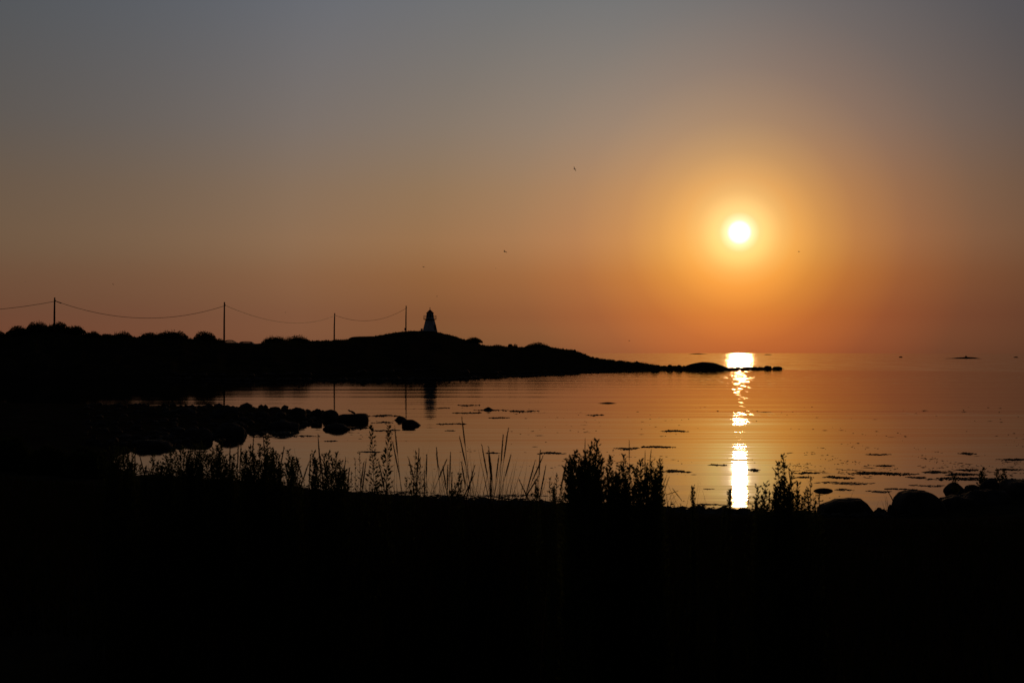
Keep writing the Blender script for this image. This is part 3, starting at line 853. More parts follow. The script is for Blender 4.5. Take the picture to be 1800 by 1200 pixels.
# ------------------------------------------------------------------ parked cars behind the ridge
def car(label, px0, px1, ytop, d, paint, van=False):
    t = at((px0 + px1) / 2, ytop, d)
    L = (px1 - px0) * d / F * (1.55 if not van else 1.25)
    Hc = 1.5 if not van else 1.75
    Wd = 1.75
    e = empty('parked_car', (t.x, d, t.z - Hc), 0.05)
    tag(e, label, 'car', 'cars parked behind the ridge')
    hl = L / 2
    low = [(-hl, 0.35), (-hl, 0.75), (-hl * .96, 0.92), (hl * .55, 0.95), (hl * .97, 0.78), (hl, 0.6), (hl, 0.32)]
    vs = [(x, -Wd / 2, z) for x, z in low] + [(x, Wd / 2, z) for x, z in low]
    n = len(low)
    MB().add(vs, [tuple(range(n)), tuple(range(n, 2 * n))[::-1]] + [(i, i + n, (i + 1) % n + n, (i + 1) % n) for i in range(n)]).build('body', paint, e)
    b0, b1 = (-hl * .93, hl * .5)
    r0, r1 = (-hl * (.66 if not van else .84), hl * (.14 if not van else .24))
    k = 0.82
    roof = MB()
    m_ = 7
    for j in range(m_):
        u0, u1 = j / m_, (j + 1) / m_
        f = lambda u: Hc - 0.05 - 0.10 * (2 * u - 1) ** 4 - 0.03 * (2 * u - 1) ** 2
        xa, xb = r0 + (r1 - r0) * u0, r0 + (r1 - r0) * u1
        w_ = Wd / 2 * k
        roof.add([(xa, -w_, f(u0) - .17), (xb, -w_, f(u1) - .17), (xb, w_, f(u1) - .17), (xa, w_, f(u0) - .17), (xa, -w_ * .92, f(u0)), (xb, -w_ * .92, f(u1)), (xb, w_ * .92, f(u1)), (xa, w_ * .92, f(u0))],
                 [(3, 2, 1, 0), (4, 5, 6, 7), (0, 1, 5, 4), (2, 3, 7, 6), (1, 2, 6, 5), (3, 0, 4, 7)])
    zt = Hc - 0.26
    for s in (-1, 1):
        for xb_, xt_ in ((b0, r0), ((b0 + b1) / 2 - 0.1, (r0 + r1) / 2), (b1, r1)):
            roof.tube([(xb_, s * Wd / 2 * .95, 0.9), (xt_, s * Wd / 2 * k, zt)], 0.045, 4)
    roof.build('roof', paint, e)
    for s in (-1, 1):
        xm, xm2 = (b0 + b1) / 2 - 0.1, (r0 + r1) / 2
        for xa, xb, xc, xd in ((b0 + .08, xm - .05, xm2 - .05, r0 + .06), (xm + .05, b1 - .08, r1 - .06, xm2 + .05)):
            y0, y1 = s * Wd / 2 * .94, s * Wd / 2 * k
            MB().add([(xa, y0, 0.93), (xb, y0, 0.93), (xc, y1, zt - .02), (xd, y1, zt - .02)], [(0, 1, 2, 3)]).build('window', M['dark_glass'] if van else M['glass'], e)
    for xa, xb in ((b0, r0), (b1, r1)):
        MB().add([(xa, -Wd * .44, .93), (xa, Wd * .44, .93), (xb, Wd * .38, zt), (xb, -Wd * .38, zt)], [(0, 1, 2, 3)]).build('windscreen', M['glass'], e)
    for sx in (-0.62, 0.62):
        for s in (-1, 1):
            ty = MB().tube([(sx * hl, s * (Wd / 2 - .2), 0.32), (sx * hl, s * (Wd / 2 + .01), 0.32)], 0.32, 14).build('wheel', M['rubber'], e)
            MB().tube([(sx * hl, s * (Wd / 2 - .02), 0.32), (sx * hl, s * (Wd / 2 + .025), 0.32)], 0.19, 10).build('rim', M['grey_paint'], ty)
    for s in (-1, 1):
        MB().box((-hl - .01, s * .62, 0.78), (0.05, 0.28, 0.14)).build('tail_light', M['lamp_red'], e)
        MB().box((hl * .985, s * .62, 0.66), (0.06, 0.32, 0.12)).build('headlight', M['glass'], e)


car('dark parked car with see-through windows beside the cars pole', 397, 419, 597.0, 272, M['car_dark'])
car('parked car with the long low roof, right of the other car', 423, 455, 599.4, 276, M['car_grey'], True)


# ------------------------------------------------------------------ bushes on the skyline
ICO = [(0, 0, -1), (.72, -.53, -.45), (-.28, -.85, -.45), (-.89, 0, -.45), (-.28, .85, -.45), (.72, .53, -.45), (.28, -.85, .45), (-.72, -.53, .45), (-.72, .53, .45), (.28, .85, .45), (.89, 0, .45), (0, 0, 1)]
ICF = [(0, 1, 2), (1, 0, 5), (0, 2, 3), (0, 3, 4), (0, 4, 5), (1, 5, 10), (2, 1, 6), (3, 2, 7), (4, 3, 8), (5, 4, 9), (1, 10, 6), (2, 6, 7), (3, 7, 8), (4, 8, 9), (5, 9, 10), (6, 10, 11), (7, 6, 11), (8, 7, 11), (9, 8, 11), (10, 9, 11)]


def bush(label, x0, x1, ytop, d, ybase=None, n=900, group='bushes on the headland skyline', leaf=0.22, lean=0.0, name='bush'):
    w = (x1 - x0) * d / F / 2
    pt = at((x0 + x1) / 2, ytop, d)
    base = head_z((x0 + x1) / 2).z - 0.5 if ybase is None else at(0, ybase, d).z
    h = max(pt.z - base, 0.7) * 1.06
    e = empty(name, (pt.x, d, base))
    tag(e, label, 'bush', group)
    mb = MB()
    sd_ = rnd.uniform(0, 50)
    for k in range(int(n * 2.6)):
        an, rr = rnd.uniform(0, 6.283), rnd.random() ** 0.5
        x, y = rr * math.cos(an), rr * math.sin(an)
        lump = mnoise.noise(Vector((x * 2.3 + sd_, y * 2.0, 0.3))) + 0.5 * mnoise.noise(Vector((x * 6 + sd_, y * 5, 7)))
        H = max(0.12, (1 - rr * rr)) ** 0.5 * (0.9 + 0.32 * lump)
        z = min(H, 1.03) * rnd.random() ** 0.55
        x += lean * z * .3
        p = Vector((x * w, y * w * .8, max(z, 0.02) * h))
        dv = Vector((x + rnd.uniform(-.8, .8), y + rnd.uniform(-.8, .8), rnd.uniform(-.1, 1.1)))
        s = leaf * rnd.uniform(0.5, 1.3)
        mb.leaf(p, dv, s, s * .6)
    for k in range(14):
        x = rnd.uniform(-.8, .8)
        z = (0.35 + 0.6 * max(0.0, 1 - x * x) ** 0.5) * h
        mb.leaf(Vector((x * w, rnd.uniform(-.3, .3) * w, z * .92)), Vector((rnd.uniform(-.4, .4), 0, 1)), leaf * rnd.uniform(1, 2), leaf * .35)
    core = []
    for q_ in ICO:
        H = 0.80 + 0.15 * rnd.random()
        core.append((q_[0] * w * .80 * rnd.uniform(.85, 1.05), q_[1] * w * .6, max(0.0, q_[2] + .1) * h * H * .80))
    mb.add(core, ICF)
    for k in range(7):
        x = rnd.uniform(-.62, .62)
        H = (1 - x * x) ** .5 * .72
        mb.add([(x * w + q_[0] * w * .24, q_[1] * w * .24, h * (H * .62 + q_[2] * H * .36)) for q_ in ICO], ICF)
    mb.build('crown', M['bush'], e)
    st = MB()
    for k in range(6):
        a = rnd.uniform(0, 6.28)
        st.tube([(0, 0, -0.3), (0.3 * w * math.cos(a), 0.3 * w * math.sin(a), h * .35), (0.6 * w * math.cos(a), .5 * w * math.sin(a), h * .7)], [0.09, 0.06, 0.02], 5)
    st.build('trunk', M['bark'], e)
    return e


BUSHES = [(-45, 14, 581.5, 243, 1000, 'ragged bush cut by the left edge of the picture'),
          (12, 54, 573.5, 243, 1000, 'bush on the left flank of the tall hillock'),
          (46, 86, 565.5, 247, 1200, 'highest bush, left of the pole on the hillock'),
          (80, 122, 567.5, 245, 1200, 'bush wrapped round the foot of the far left pole'),
          (110, 150, 573, 244, 1000, 'bush on the right flank of the tall hillock'),
          (146, 178, 583.5, 243, 700, 'low thin bush right of the tall hillock'),
          (174, 204, 588, 243, 500, 'lowest bush in the dip between the two hillocks'),
          (196, 234, 583.5, 245, 800, 'spiky bush with ragged top left of the second hillock'),
          (242, 288, 585.5, 247, 800, 'bush on the left half of the second hillock'),
          (274, 330, 581, 248, 1100, 'broad bush crowning the second hillock'),
          (340, 380, 583.3, 252, 1300, 'round dense bush left of the tallest looking pole'),
          (377, 396, 596, 254, 300, 'small scrub at the foot of the tallest looking pole'),
          (460, 508, 590, 309, 900, 'left half of the bushy thicket right of the cars'),
          (496, 546, 590.3, 329, 900, 'right half of the bushy thicket right of the cars'),
          (817, 848, 592.8, 398, 1200, 'dark round bush right of the lighthouse knoll'),
          (864, 884, 606.2, 385, 350, 'scrubby low bush left of the upright boulder'),
          (902, 910, 605.2, 378, 200, 'little shrub right of the upright boulder'),
          (923, 966, 602.8, 367, 1300, 'broad flat-topped bush, last one before the point')]
for x0, x1, yt, d, n, lab in BUSHES:
    bush(lab, x0, x1, yt, d, n=n)
for x0, x1, yt, d, n, lab in [(-60, 60, 770, 34, 2200, 'dark bush on the near shore at the left edge'), (40, 130, 786, 33, 1800, 'dark bush on the near shore right of the left-edge bush'), (110, 196, 797, 32, 1600, 'low dark bush beside the leftmost weeds')]:
    pt = at((x0 + x1) / 2, yt, d)
    bush(lab, x0, x1, yt, d, ybase=HZ + (EYE - gz(pt.x, d) + 0.1) * F / d, n=n, group='bushes on the near shore', leaf=0.11)


# ------------------------------------------------------------------ birds
def gull(px, py, d, label, span=1.25, heading=0.4, flap=0.35, bank=0.0):
    mb = MB()
    mb.lathe([(0.005, -0.34), (0.05, -0.22), (0.085, -0.05), (0.075, 0.1), (0.04, 0.2), (0.045, 0.25), (0.015, 0.32), (0.004, 0.37)], 8)
    mb.v = [(x, z, y) for x, y, z in mb.v]
    hs = span / 2
    for s in (-1, 1):
        st = [(0.05, .13, -.09, 0.03), (.25 * hs / .6, .15, -.06, flap * .26), (.38 * hs / .6, .13, -.08, flap * .3), (.52 * hs / .6, .02, -.14, flap * .22), (hs, -.16, -.2, flap * .08)]
        vs, fs = [], []
        for x, ya, yb, z in st:
            vs += [(s * x, ya, z), (s * x, yb, z - .008), (s * x, (ya + yb) / 2, z + .022 * (1 - x / hs) + .004)]
        for i in range(4):
            a, b = 3 * i, 3 * i + 3
            fs += [(a, b, b + 2, a + 2), (a + 2, b + 2, b + 1, a + 1), (a + 1, b + 1, b, a)]
        mb.add(vs, fs)
    mb.add([(-.04, -.28, .01), (.04, -.28, .01), (.09, -.46, 0), (-.09, -.46, 0), (0, -.3, -.02)], [(0, 1, 2, 3), (0, 4, 1), (1, 4, 2), (3, 4, 0), (2, 4, 3)])
    o = mb.build('flying_gull', M['feather'], smooth=True)
    o.location = at(px, py, d)
    o.rotation_euler = (0.1, bank, heading)
    return tag(o, label, 'gull', 'gulls flying over the bay')


gull(887.5, 442.5, 290, 'largest flying gull, high above the headland end', heading=1.1, bank=0.35, flap=.6)
gull(1010, 297, 330, 'highest gull, alone in the upper middle sky', heading=0.9, bank=0.9, flap=.5)
gull(1404.5, 442.3, 480, 'gull right of the sun', heading=1.3, flap=.5)
gull(744.5, 469.5, 500, 'gull high over the lighthouse', heading=0.8, flap=.8)
gull(871, 471.5, 900, 'tiny gull below the largest one', heading=1.2)
gull(226, 461.5, 640, 'gull far left, above the long cable', heading=0.2, flap=.6)
gull(198.5, 499.5, 700, 'gull below another one at far left', heading=1.4, bank=.7)
gull(44, 495.5, 760, 'leftmost gull near the edge of the picture', heading=0.6)
gull(1151, 491, 800, 'tiny gull left of and below the sun', heading=0.1)
gull(1106, 599, 640, 'gull low over the sea just above the horizon', heading=0.9, flap=.7)
gull(501.5, 549, 760, 'tiny gull above the cable near the thicket', heading=1.3)
gull(768, 521, 700, 'tiny gull just above the lighthouse roof', heading=1.0, flap=.7)

bd = 64.6
mb = MB()
mb.lathe([(0.004, -.26), (0.02, -.16), (0.05, -.06), (0.07, .04), (0.055, .13), (0.03, .17), (0.004, .19)], 9)
mb.v = [(z, x, y * 1.0) for x, y, z in mb.v]
mb.v = [(x, y, z + x * -0.45 + 0.09) for x, y, z in mb.v]
mb.lathe([(0.01, -.05), (0.036, -.02), (0.04, .01), (0.028, .04), (0.004, .055)], 8, c=(-.02, 0, 0))
k0 = len(mb.v) - 40
mb.v[k0:] = [(x - 0.15 - 0.0, y, z + 0.175) for x, y, z in mb.v[k0:]]
mb.tube([(-.19, 0, .175), (-.25, 0, .165)], [.012, .002], 5)
mb.tube([(-.10, 0, .12), (-.165, 0, .16)], [.045, .032], 7)
for s in (-1, 1):
    mb.tube([(.0, s * .025, .09), (.01, s * .028, .0)], .007, 5)
    mb.tube([(.01, s * .028, .006), (-.05, s * .04, .004)], [.008, .003], 4)
o = mb.build('standing_bird', M['darkfeather'], smooth=True)
o.location = at(619, 726, bd)
o.location.z = at(0, 726.4, bd).z - 0.005
o.scale = (0.82, 0.82, 0.82)
tag(o, 'small dark bird standing on the long block in the bay', 'bird')


# ------------------------------------------------------------------ foreground weeds and grasses
def leafy_stem(mst, mlf, base, tip, w0, w1, dens, lo=0.2, leafsize=0.03, twist=0.0, bud=True, up=0.9):
    """one upright stem from base to tip with short leafy side shoots; w0, w1: half-width of the outline at tip and foot"""
    base, tip = Vector(base), Vector(tip)
    L = (tip - base).length
    mid = base.lerp(tip, 0.5) + Vector((rnd.uniform(-.03, .03), rnd.uniform(-.03, .03), 0)) * L

    def pt(t):
        return base * (1 - t) ** 2 + mid * 2 * t * (1 - t) + tip * t * t
    mst.tube([pt(i / 7) for i in range(8)], [0.0042 * (1 - .75 * i / 7) for i in range(8)], 4)
    nb = max(4, int(L * (1 - lo) * dens))
    for i in range(nb):
        t = lo + (1 - lo) * (i + rnd.random()) / nb
        u = 1 - t
        a = i * 2.4 + rnd.uniform(-.5, .5)
        half = (w0 + (w1 - w0) * (u / max(1e-3, 1 - lo))) * rnd.uniform(0.45, 1.15)
        p = pt(t)
        dv = Vector((math.cos(a), math.sin(a), up + rnd.uniform(-.2, .5)))
        q_ = p + dv * half / max(0.4, Vector((dv.x, dv.y)).length)
        if half > leafsize * 0.9:
            mst.tube([p, p.lerp(q_, .55) + Vector((0, 0, -half * .08)), q_], [0.0018, 0.0014, 0.0007], 3, cap=False)
        m_ = max(2, int(half / (leafsize * .34)))
        for j in range(m_):
            s = p.lerp(q_, (j + .6) / m_)
            ld = (dv + Vector((rnd.uniform(-1, 1), rnd.uniform(-1, 1), rnd.uniform(-.5, .9))) * .9)
            ls = leafsize * rnd.uniform(.55, 1.15) * (0.55 + 0.45 * min(1, u * 2.2))
            mlf.leaf(s, ld, ls, ls * .5)
    if bud:
        for i in range(10):
            p = pt(1 - 0.05 * rnd.random())
            mlf.leaf(p, Vector((rnd.uniform(-.6, .6), rnd.uniform(-.6, .6), 1)), leafsize * .55, leafsize * .25)


def weed(label, tips, d, px_base=None, w0=0.012, w1=0.05, dens=215, leafsize=0.036, group='leafy weeds on the near shore', lo=0.22, name='leafy_weed', dd=0.25, up=0.9, nfill=4, cat='weed'):
    """a plant (or clump from one root) given by the photo positions of its stem tips"""
    cx = px_base if px_base is not None else sum(t[0] for t in tips) / len(tips)
    bx = (cx - CX) * d / F
    root = Vector((bx, d, gz(bx, d) - 0.02))
    e = empty(name, root)
    tag(e, label, cat, group)
    fill = [(t_[0] + rnd.uniform(-9, 9), t_[1] + rnd.uniform(10, 55)) for t_ in tips for _ in range(nfill)]
    for (px, py) in list(tips) + fill:
        di = d + rnd.uniform(-dd, dd)
        t = at(px, py, di) - root
        b = Vector((t.x * 0.55 + rnd.uniform(-.03, .03), (di - d) * .8, 0))
        ms, ml = MB(), MB()
        leafy_stem(ms, ml, b, t, w0, w1, dens, lo=lo, leafsize=leafsize, up=up)
        so_ = ms.build('stem', M['stem'], e)
        ml.build('leaves', M['leaf'], so_)
    return e


D1 = 9.0
weed('leftmost dense clump of leafy weeds', [(184, 792), (195, 790), (207, 786), (218, 788), (226, 791), (234, 795), (200, 800), (214, 801)], 9.6, w1=0.045)
weed('low weed sprig in the gap right of the leftmost clump', [(247, 818), (256, 822)], 9.2, w1=0.03, w0=0.008)
weed('dense weed clump before the broad low rock', [(269, 801), (278, 812), (285, 815), (292, 803), (300, 794), (308, 789)], 9.2, w1=0.05)
weed('dense weed clump before the flat spit boulder', [(318, 790), (323, 786), (335, 791), (343, 781), (351, 782), (359, 783), (347, 797)], 9.1, w1=0.05)
weed('dense weed clump under the big spit boulder', [(374, 790), (382, 785), (389, 776), (396, 803), (405, 801), (412, 800)], 9.0, w1=0.045)
weed('bushy weed clump with a nodding top right of the big spit boulder', [(425, 795), (432, 793), (441, 785), (447, 800), (458, 783), (466, 790)], 8.8, w1=0.045)
weed('bushy weed clump left of the thick leaning spikes', [(470, 766), (477, 788), (485, 795), (491, 800), (495, 818)], 8.8, w1=0.045, px_base=478)
weed('pair of thick leaning spikes in the dense left row', [(507, 793), (514, 806), (524, 807), (520, 815)], 8.6, w0=0.016, w1=0.04, dens=150, px_base=516)
weed('thick spike with leaning tip below the low wide boulder', [(551, 795), (556, 808), (570, 801)], 8.6, w0=0.016, w1=0.035, dens=150, px_base=562)
weed('clump with two knobbly thick tops below the low wide boulder', [(577, 796), (592, 797), (598, 812), (605, 826)], 8.6, w0=0.018, w1=0.04, dens=150)
weed('slim pair of seeding weeds left of the tall twin weeds', [(624, 806), (632, 794), (618, 830)], 8.8, w0=0.008, w1=0.03, dens=70, leafsize=0.024, nfill=0)
weed('tall sparse weed, left of the tall twin pair', [(653, 751)], 8.8, w0=0.010, w1=0.105, dens=150, leafsize=0.044, px_base=658, lo=0.3, nfill=0)
weed('tall sparse weed, right of the tall twin pair', [(684, 750)], 8.8, w0=0.010, w1=0.095, dens=150, leafsize=0.044, px_base=686, lo=0.3, nfill=0)
weed('sparse weed leaning to the right beside the twin pair', [(731, 793), (722, 818)], 8.7, w0=0.010, w1=0.06, dens=60, leafsize=0.032, px_base=702, lo=0.3)
weed('short stubby weed left of the tallest grass stalks', [(808, 833), (801, 852)], 8.2, w0=0.012, w1=0.03, dens=110)
weed('small weed inside the right grass tuft', [(942, 845), (946, 862)], 8.0, w0=0.01, w1=0.03, dens=80)
DR = 6.3
weed('short weeds at the left foot of the big dark clump', [(966, 841), (979, 834), (987, 850), (972, 860)], 7.0, w0=0.008, w1=0.03, dens=110, leafsize=0.024)
weed('big dark weed clump left half, with the highest tip', [(1000, 808), (1011, 794), (1021, 804), (1030, 795), (1039, 783), (1049, 776), (1058, 810), (1035, 812), (1018, 822)], DR, w0=0.012, w1=0.055, dens=240, leafsize=0.034)
weed('big dark weed clump middle part with three even tips', [(1073, 803), (1068, 826), (1090, 816), (1097, 801), (1107, 819), (1083, 832)], DR + .1, w0=0.011, w1=0.05, dens=240, leafsize=0.032)
weed('big dark weed clump right part ending in a leaning spray', [(1116, 824), (1126, 811), (1137, 816), (1145, 813), (1151, 828), (1160, 810), (1157, 838)], DR, w0=0.011, w1=0.05, dens=230, leafsize=0.032)
weed('wispy low weed right of the big dark clump', [(1186, 882), (1178, 888), (1196, 886)], 7.5, w0=0.02, w1=0.05, dens=50, leafsize=0.02, nfill=0)
weed('single thick dark spike left of the glitter column', [(1217, 858)], 6.6, w0=0.006, w1=0.030, dens=700, leafsize=0.024, name='dock_spike', lo=0.3, up=1.5, nfill=0)
weed('thick dark spike touching the glitter column', [(1283, 862), (1273, 893)], 6.4, w0=0.006, w1=0.032, dens=650, leafsize=0.025, name='dock_spike', lo=0.3, px_base=1281, up=1.4, nfill=0)
weed('little side shoot beside the single thick spike', [(1225, 890)], 6.6, w0=0.006, w1=0.02, dens=200, leafsize=0.015, name='dock_spike', lo=0.3, nfill=0)
weed('thin weed right beside the glitter column', [(1315, 867), (1322, 882)], 6.6, w0=0.008, w1=0.035, dens=70, leafsize=0.024, nfill=0)
weed('leafy spreading weed right of the glitter column', [(1332, 855), (1345, 849), (1340, 875), (1352, 868)], 6.5, w0=0.012, w1=0.065, dens=140, leafsize=0.033, px_base=1352)
weed('tallest leafy weed right of the glitter, with thin raised tip', [(1376.5, 801), (1363, 851), (1370, 845), (1392, 828), (1402, 848), (1386, 850), (1360, 868), (1380, 862)], 6.5, w0=0.009, w1=0.065, dens=150, leafsize=0.033, px_base=1382)
weed('leafy weed between tallest leafy weed and flat-topped boulder', [(1424, 840), (1440, 867), (1415, 862), (1432, 872), (1410, 876)], 6.6, w0=0.011, w1=0.05, dens=85, leafsize=0.028, px_base=1420)
sk = 'spiky weeds behind the right boulders'
for px, py, dd_, lab in [(1723.5, 829, 30.5, 'short spiky weed, leftmost behind the round boulder'), (1728.5, 822.5, 30.6, 'taller spiky weed over the left of the round boulder'), (1752.5, 825.5, 30.6, 'spiky weed over the right of the round boulder'), (1764.5, 824.5, 30.4, 'slim spiky weed between round boulder and peaked stone'), (1677, 838, 30.5, 'thin weed standing behind the faceted stone')]:
    weed(lab, [(px, py)], dd_, w0=0.02, w1=0.085, dens=160, leafsize=0.07, group=sk, lo=0.2, name='dock_spike', dd=0, nfill=0)


def grass_clump(label, stalks, d, px_base, n_leaf=14, leaf_h=1.12, group='tall grasses on the near shore', spike=0.16, name='lyme_grass', thick=1.0):
    """stalks: (tip px, tip py) or (tip px, tip py, px where it crosses y = 870)"""
    bx = (px_base - CX) * d / F
    root = Vector((bx, d, gz(bx, d) - 0.02))
    e = empty(name, root)
    tag(e, label, 'grass', group)
    for st in stalks:
        di = d + rnd.uniform(-.15, .15)
        t = at(st[0], st[1], di) - root
        if len(st) > 2:
            m_ = at(st[2], 868, di) - root
            um = min(0.85, max(0.2, m_.z / max(t.z, .01)))
            b = Vector((m_.x + (m_.x - t.x) * 0.55 * um / (1 - um), di - d, 0))
        else:
            b = Vector((rnd.uniform(-.03, .03), di - d, 0))
            um = 0.5
            m_ = b.lerp(t, .5) + Vector(((b.x - t.x) * .12, 0, 0))
        ctl = (m_ - b * (1 - um) ** 2 - t * um * um) / (2 * um * (1 - um))
        pts = [b * (1 - u) ** 2 + ctl * 2 * u * (1 - u) + t * u * u for u in [i / 8 for i in range(9)]]
        L = (t - b).length
        so_ = MB().tube(pts, [0.0026 * thick * (1 - .5 * i / 8) for i in range(9)], 4).build('stalk', M['straw'], e)
        hd = MB()
        sl_ = spike * rnd.uniform(.8, 1.2)
        dirv = (pts[-1] - pts[-2]).normalized()
        n = 7
        hd.tube([t - dirv * sl_ * (1 - i / n) for i in range(n + 1)], [thick * r_ for r_ in [0.0014, 0.0034, 0.004, 0.0042, 0.004, 0.0034, 0.0026, 0.0008]], 5)
        for i in range(26):
            p = t - dirv * sl_ * rnd.uniform(.03, .95)
            hd.leaf(p, dirv * 1.6 + Vector((rnd.uniform(-1, 1), rnd.uniform(-1, 1), 0)) * .6, 0.018 * thick, 0.0045 * thick)
        hd.build('seed_head', M['straw'], so_)
    lf = MB()
    for i in range(n_leaf):
        a = rnd.uniform(0, 6.28)
        h = leaf_h * rnd.uniform(.72, 1.2)
        out = h * rnd.uniform(.06, .42)
        w_ = 0.0036 * rnd.uniform(.6, 1.4)
        b = Vector((rnd.uniform(-.09, .09), rnd.uniform(-.09, .09), 0))
        dv = Vector((math.cos(a), math.sin(a) * .6, 0))
        sd = Vector((-dv.y, dv.x, 0)) * w_ + Vector((w_, 0, 0))
        prev = None
        c0 = len(lf.v)
        vs = []
        for j in range(6):
            u = j / 5
            p = b + dv * out * u ** 1.7 + Vector((0, 0, h * (u - .32 * u ** 3 * (out / h))))
            ww = (1 - u) ** .6
            vs += [p - sd * ww, p + sd * ww]
        lf.add(vs, [(2 * j, 2 * j + 1, 2 * j + 3, 2 * j + 2) for j in range(5)])
    lf.build('blades', M['blade'], e)
    return e


DG = 8.6
grass_clump('thin bent stalks left of the first dense weed clump gap', [(237.5, 788, 238), (245, 796, 262)], 9, 245, 30, 1.32)
grass_clump('straight reeds rising before the big spit boulder', [(405, 779, 402), (419, 779, 417), (424, 782, 420)], 8.8, 412, 30, 1.32)
grass_clump('crossing reeds right of the big spit boulder', [(446, 769, 440), (463, 766, 470), (480, 788, 487), (500, 784, 484)], 8.8, 470, 41, 1.32)
grass_clump('reed pair leaning apart left of the tall seed stalk', [(521, 804, 540), (543, 812, 525), (546, 797, 543)], 8.6, 536, 41, 1.32)
grass_clump('lone tall reed rising below the low wide boulder', [(559, 763, 566), (563, 800, 570)], 8.6, 566, 41, 1.32, spike=.19)
grass_clump('reeds between the knobbly weeds and the twin weeds', [(608, 804, 600), (614.5, 821, 610), (640, 812, 632)], 8.6, 610, 47, 1.32)
grass_clump('tall leaning reed right of the twin weeds', [(694, 752, 706), (690, 775, 708), (666, 812, 678), (644, 806, 636)], 8.6, 700, 53, 1.32, spike=.18)
grass_clump('reed pair left of the lighthouse reflection', [(737, 788, 731), (718, 804, 734), (746, 827, 746)], 8.6, 733, 53, 1.32)
grass_clump('small upright reeds below the lighthouse reflection', [(750, 799, 749), (767, 787, 774), (785, 808, 760), (778, 818, 786)], 8.5, 762, 53, 1.32)
grass_clump('upright reed trio left of the tallest stalks', [(792, 794, 790), (787, 817, 787), (794.5, 829, 794)], 8.5, 791, 47, 1.32)
grass_clump('clump with the tallest grass stalk of all', [(811.5, 732, 827), (807.5, 765, 829), (811, 810, 820), (834.5, 817, 822), (835, 831, 818)], 8.4, 826, 66, 1.32, spike=.19)
grass_clump('clump of leaning stalks right of the tallest stalk', [(847, 782, 862), (859, 785, 868), (858, 792, 866), (877, 800, 869)], 8.4, 866, 53, 1.32, spike=.17)
grass_clump('pair of tall stalks leaning right, one with knobbly head', [(884.5, 763, 877), (893.5, 752, 878), (898.5, 798, 880), (862, 832, 862)], 8.4, 878, 53, 1.32, spike=.17)
grass_clump('tuft of crossed stalks right of the knobbly pair', [(949.5, 790, 946), (955, 800, 926), (941, 808, 925), (949, 832, 928), (960, 816, 950), (912, 842, 924)], 8.2, 936, 53, 1.32, spike=.19)
grass_clump('single bent stalk left of the big dark clump', [(996.5, 807, 984)], 7.4, 984, 30, 1.32, spike=.18)
grass_clump('hair-thin stalk rising out of the highest dark clump', [(1028.5, 769, 1027)], 6.3, 1026, 17, 1.32, spike=.10, thick=.45)
grass_clump('hair-thin stalk rising from the middle dark clump', [(1106, 773, 1106)], 6.3, 1106, 17, 1.32, spike=.10, thick=.45)
grass_clump('faint wispy stalks over the right dark clump', [(1145, 788, 1136), (1134, 792, 1132), (1176, 838, 1166), (1172, 835, 1160)], 6.2, 1140, 30, 1.32, spike=.08, thick=.45)
grass_clump('wispy dry stalks right of the dark clump', [(1192, 862, 1180), (1199, 880, 1188)], 7.2, 1184, 36, 1.32, spike=.08, thick=.5)
grass_clump('dry broken stalk bent over beside the tallest leafy weed', [(1358, 822, 1392), (1386, 822, 1392)], 6.6, 1396, 22, 1.32, spike=.08, thick=.7)
grass_clump('thin stalk standing left of the big domed boulder', [(1558.5, 860, 1563)], 24.5, 1565, 8, 0.5, spike=.3, thick=1.8)

# grass and low herbs over the dark foreground
gv, gf = [], []


def scatter_grass(n, x_of, hmin, hmax, wid):
    cnt = 0
    ys_ = rng.uniform(0, 1, n)
    d = 2.2 + 26 * ys_ ** 1.25
    x = x_of(d, rng.uniform(-1, 1, n))
    z = ground_z(x, d)
    s = shore_dist(x, d)
    cl = vnoise(x * 0.9, d * 0.9, 41)
    for i in range(n):
        if s[i] < 3.5 or cl[i] < 0.25:
            continue
        h = rnd.uniform(hmin, hmax) * min(1, s[i] / 15) * (0.5 + cl[i])
        a = rnd.uniform(0, 6.28)
        w_ = wid * rnd.uniform(.6, 1.3) * (1 + d[i] * .05)
        lx, ly = math.cos(a) * h * rnd.uniform(.05, .5), math.sin(a) * h * rnd.uniform(.05, .5)
        c0 = len(gv)
        gv.extend([(x[i] - w_, d[i], z[i] - .02), (x[i] + w_, d[i] + w_ * .4, z[i] - .02), (x[i] + lx * .4 - w_ * .7, d[i] + ly * .4, z[i] + h * .6), (x[i] + lx * .4 + w_ * .7, d[i] + ly * .4, z[i] + h * .6), (x[i] + lx, d[i] + ly, z[i] + h)])
        gf.extend([(c0, c0 + 1, c0 + 3, c0 + 2), (c0 + 2, c0 + 3, c0 + 4)])


scatter_grass(110000, lambda d, u: u * (d * 0.62 + 5), 0.16, 0.42, 0.0035)
tag(link_mesh('grass', gv, gf, M['blade']), 'rough grass covering the dark foreground slope', 'grass', kind='stuff')

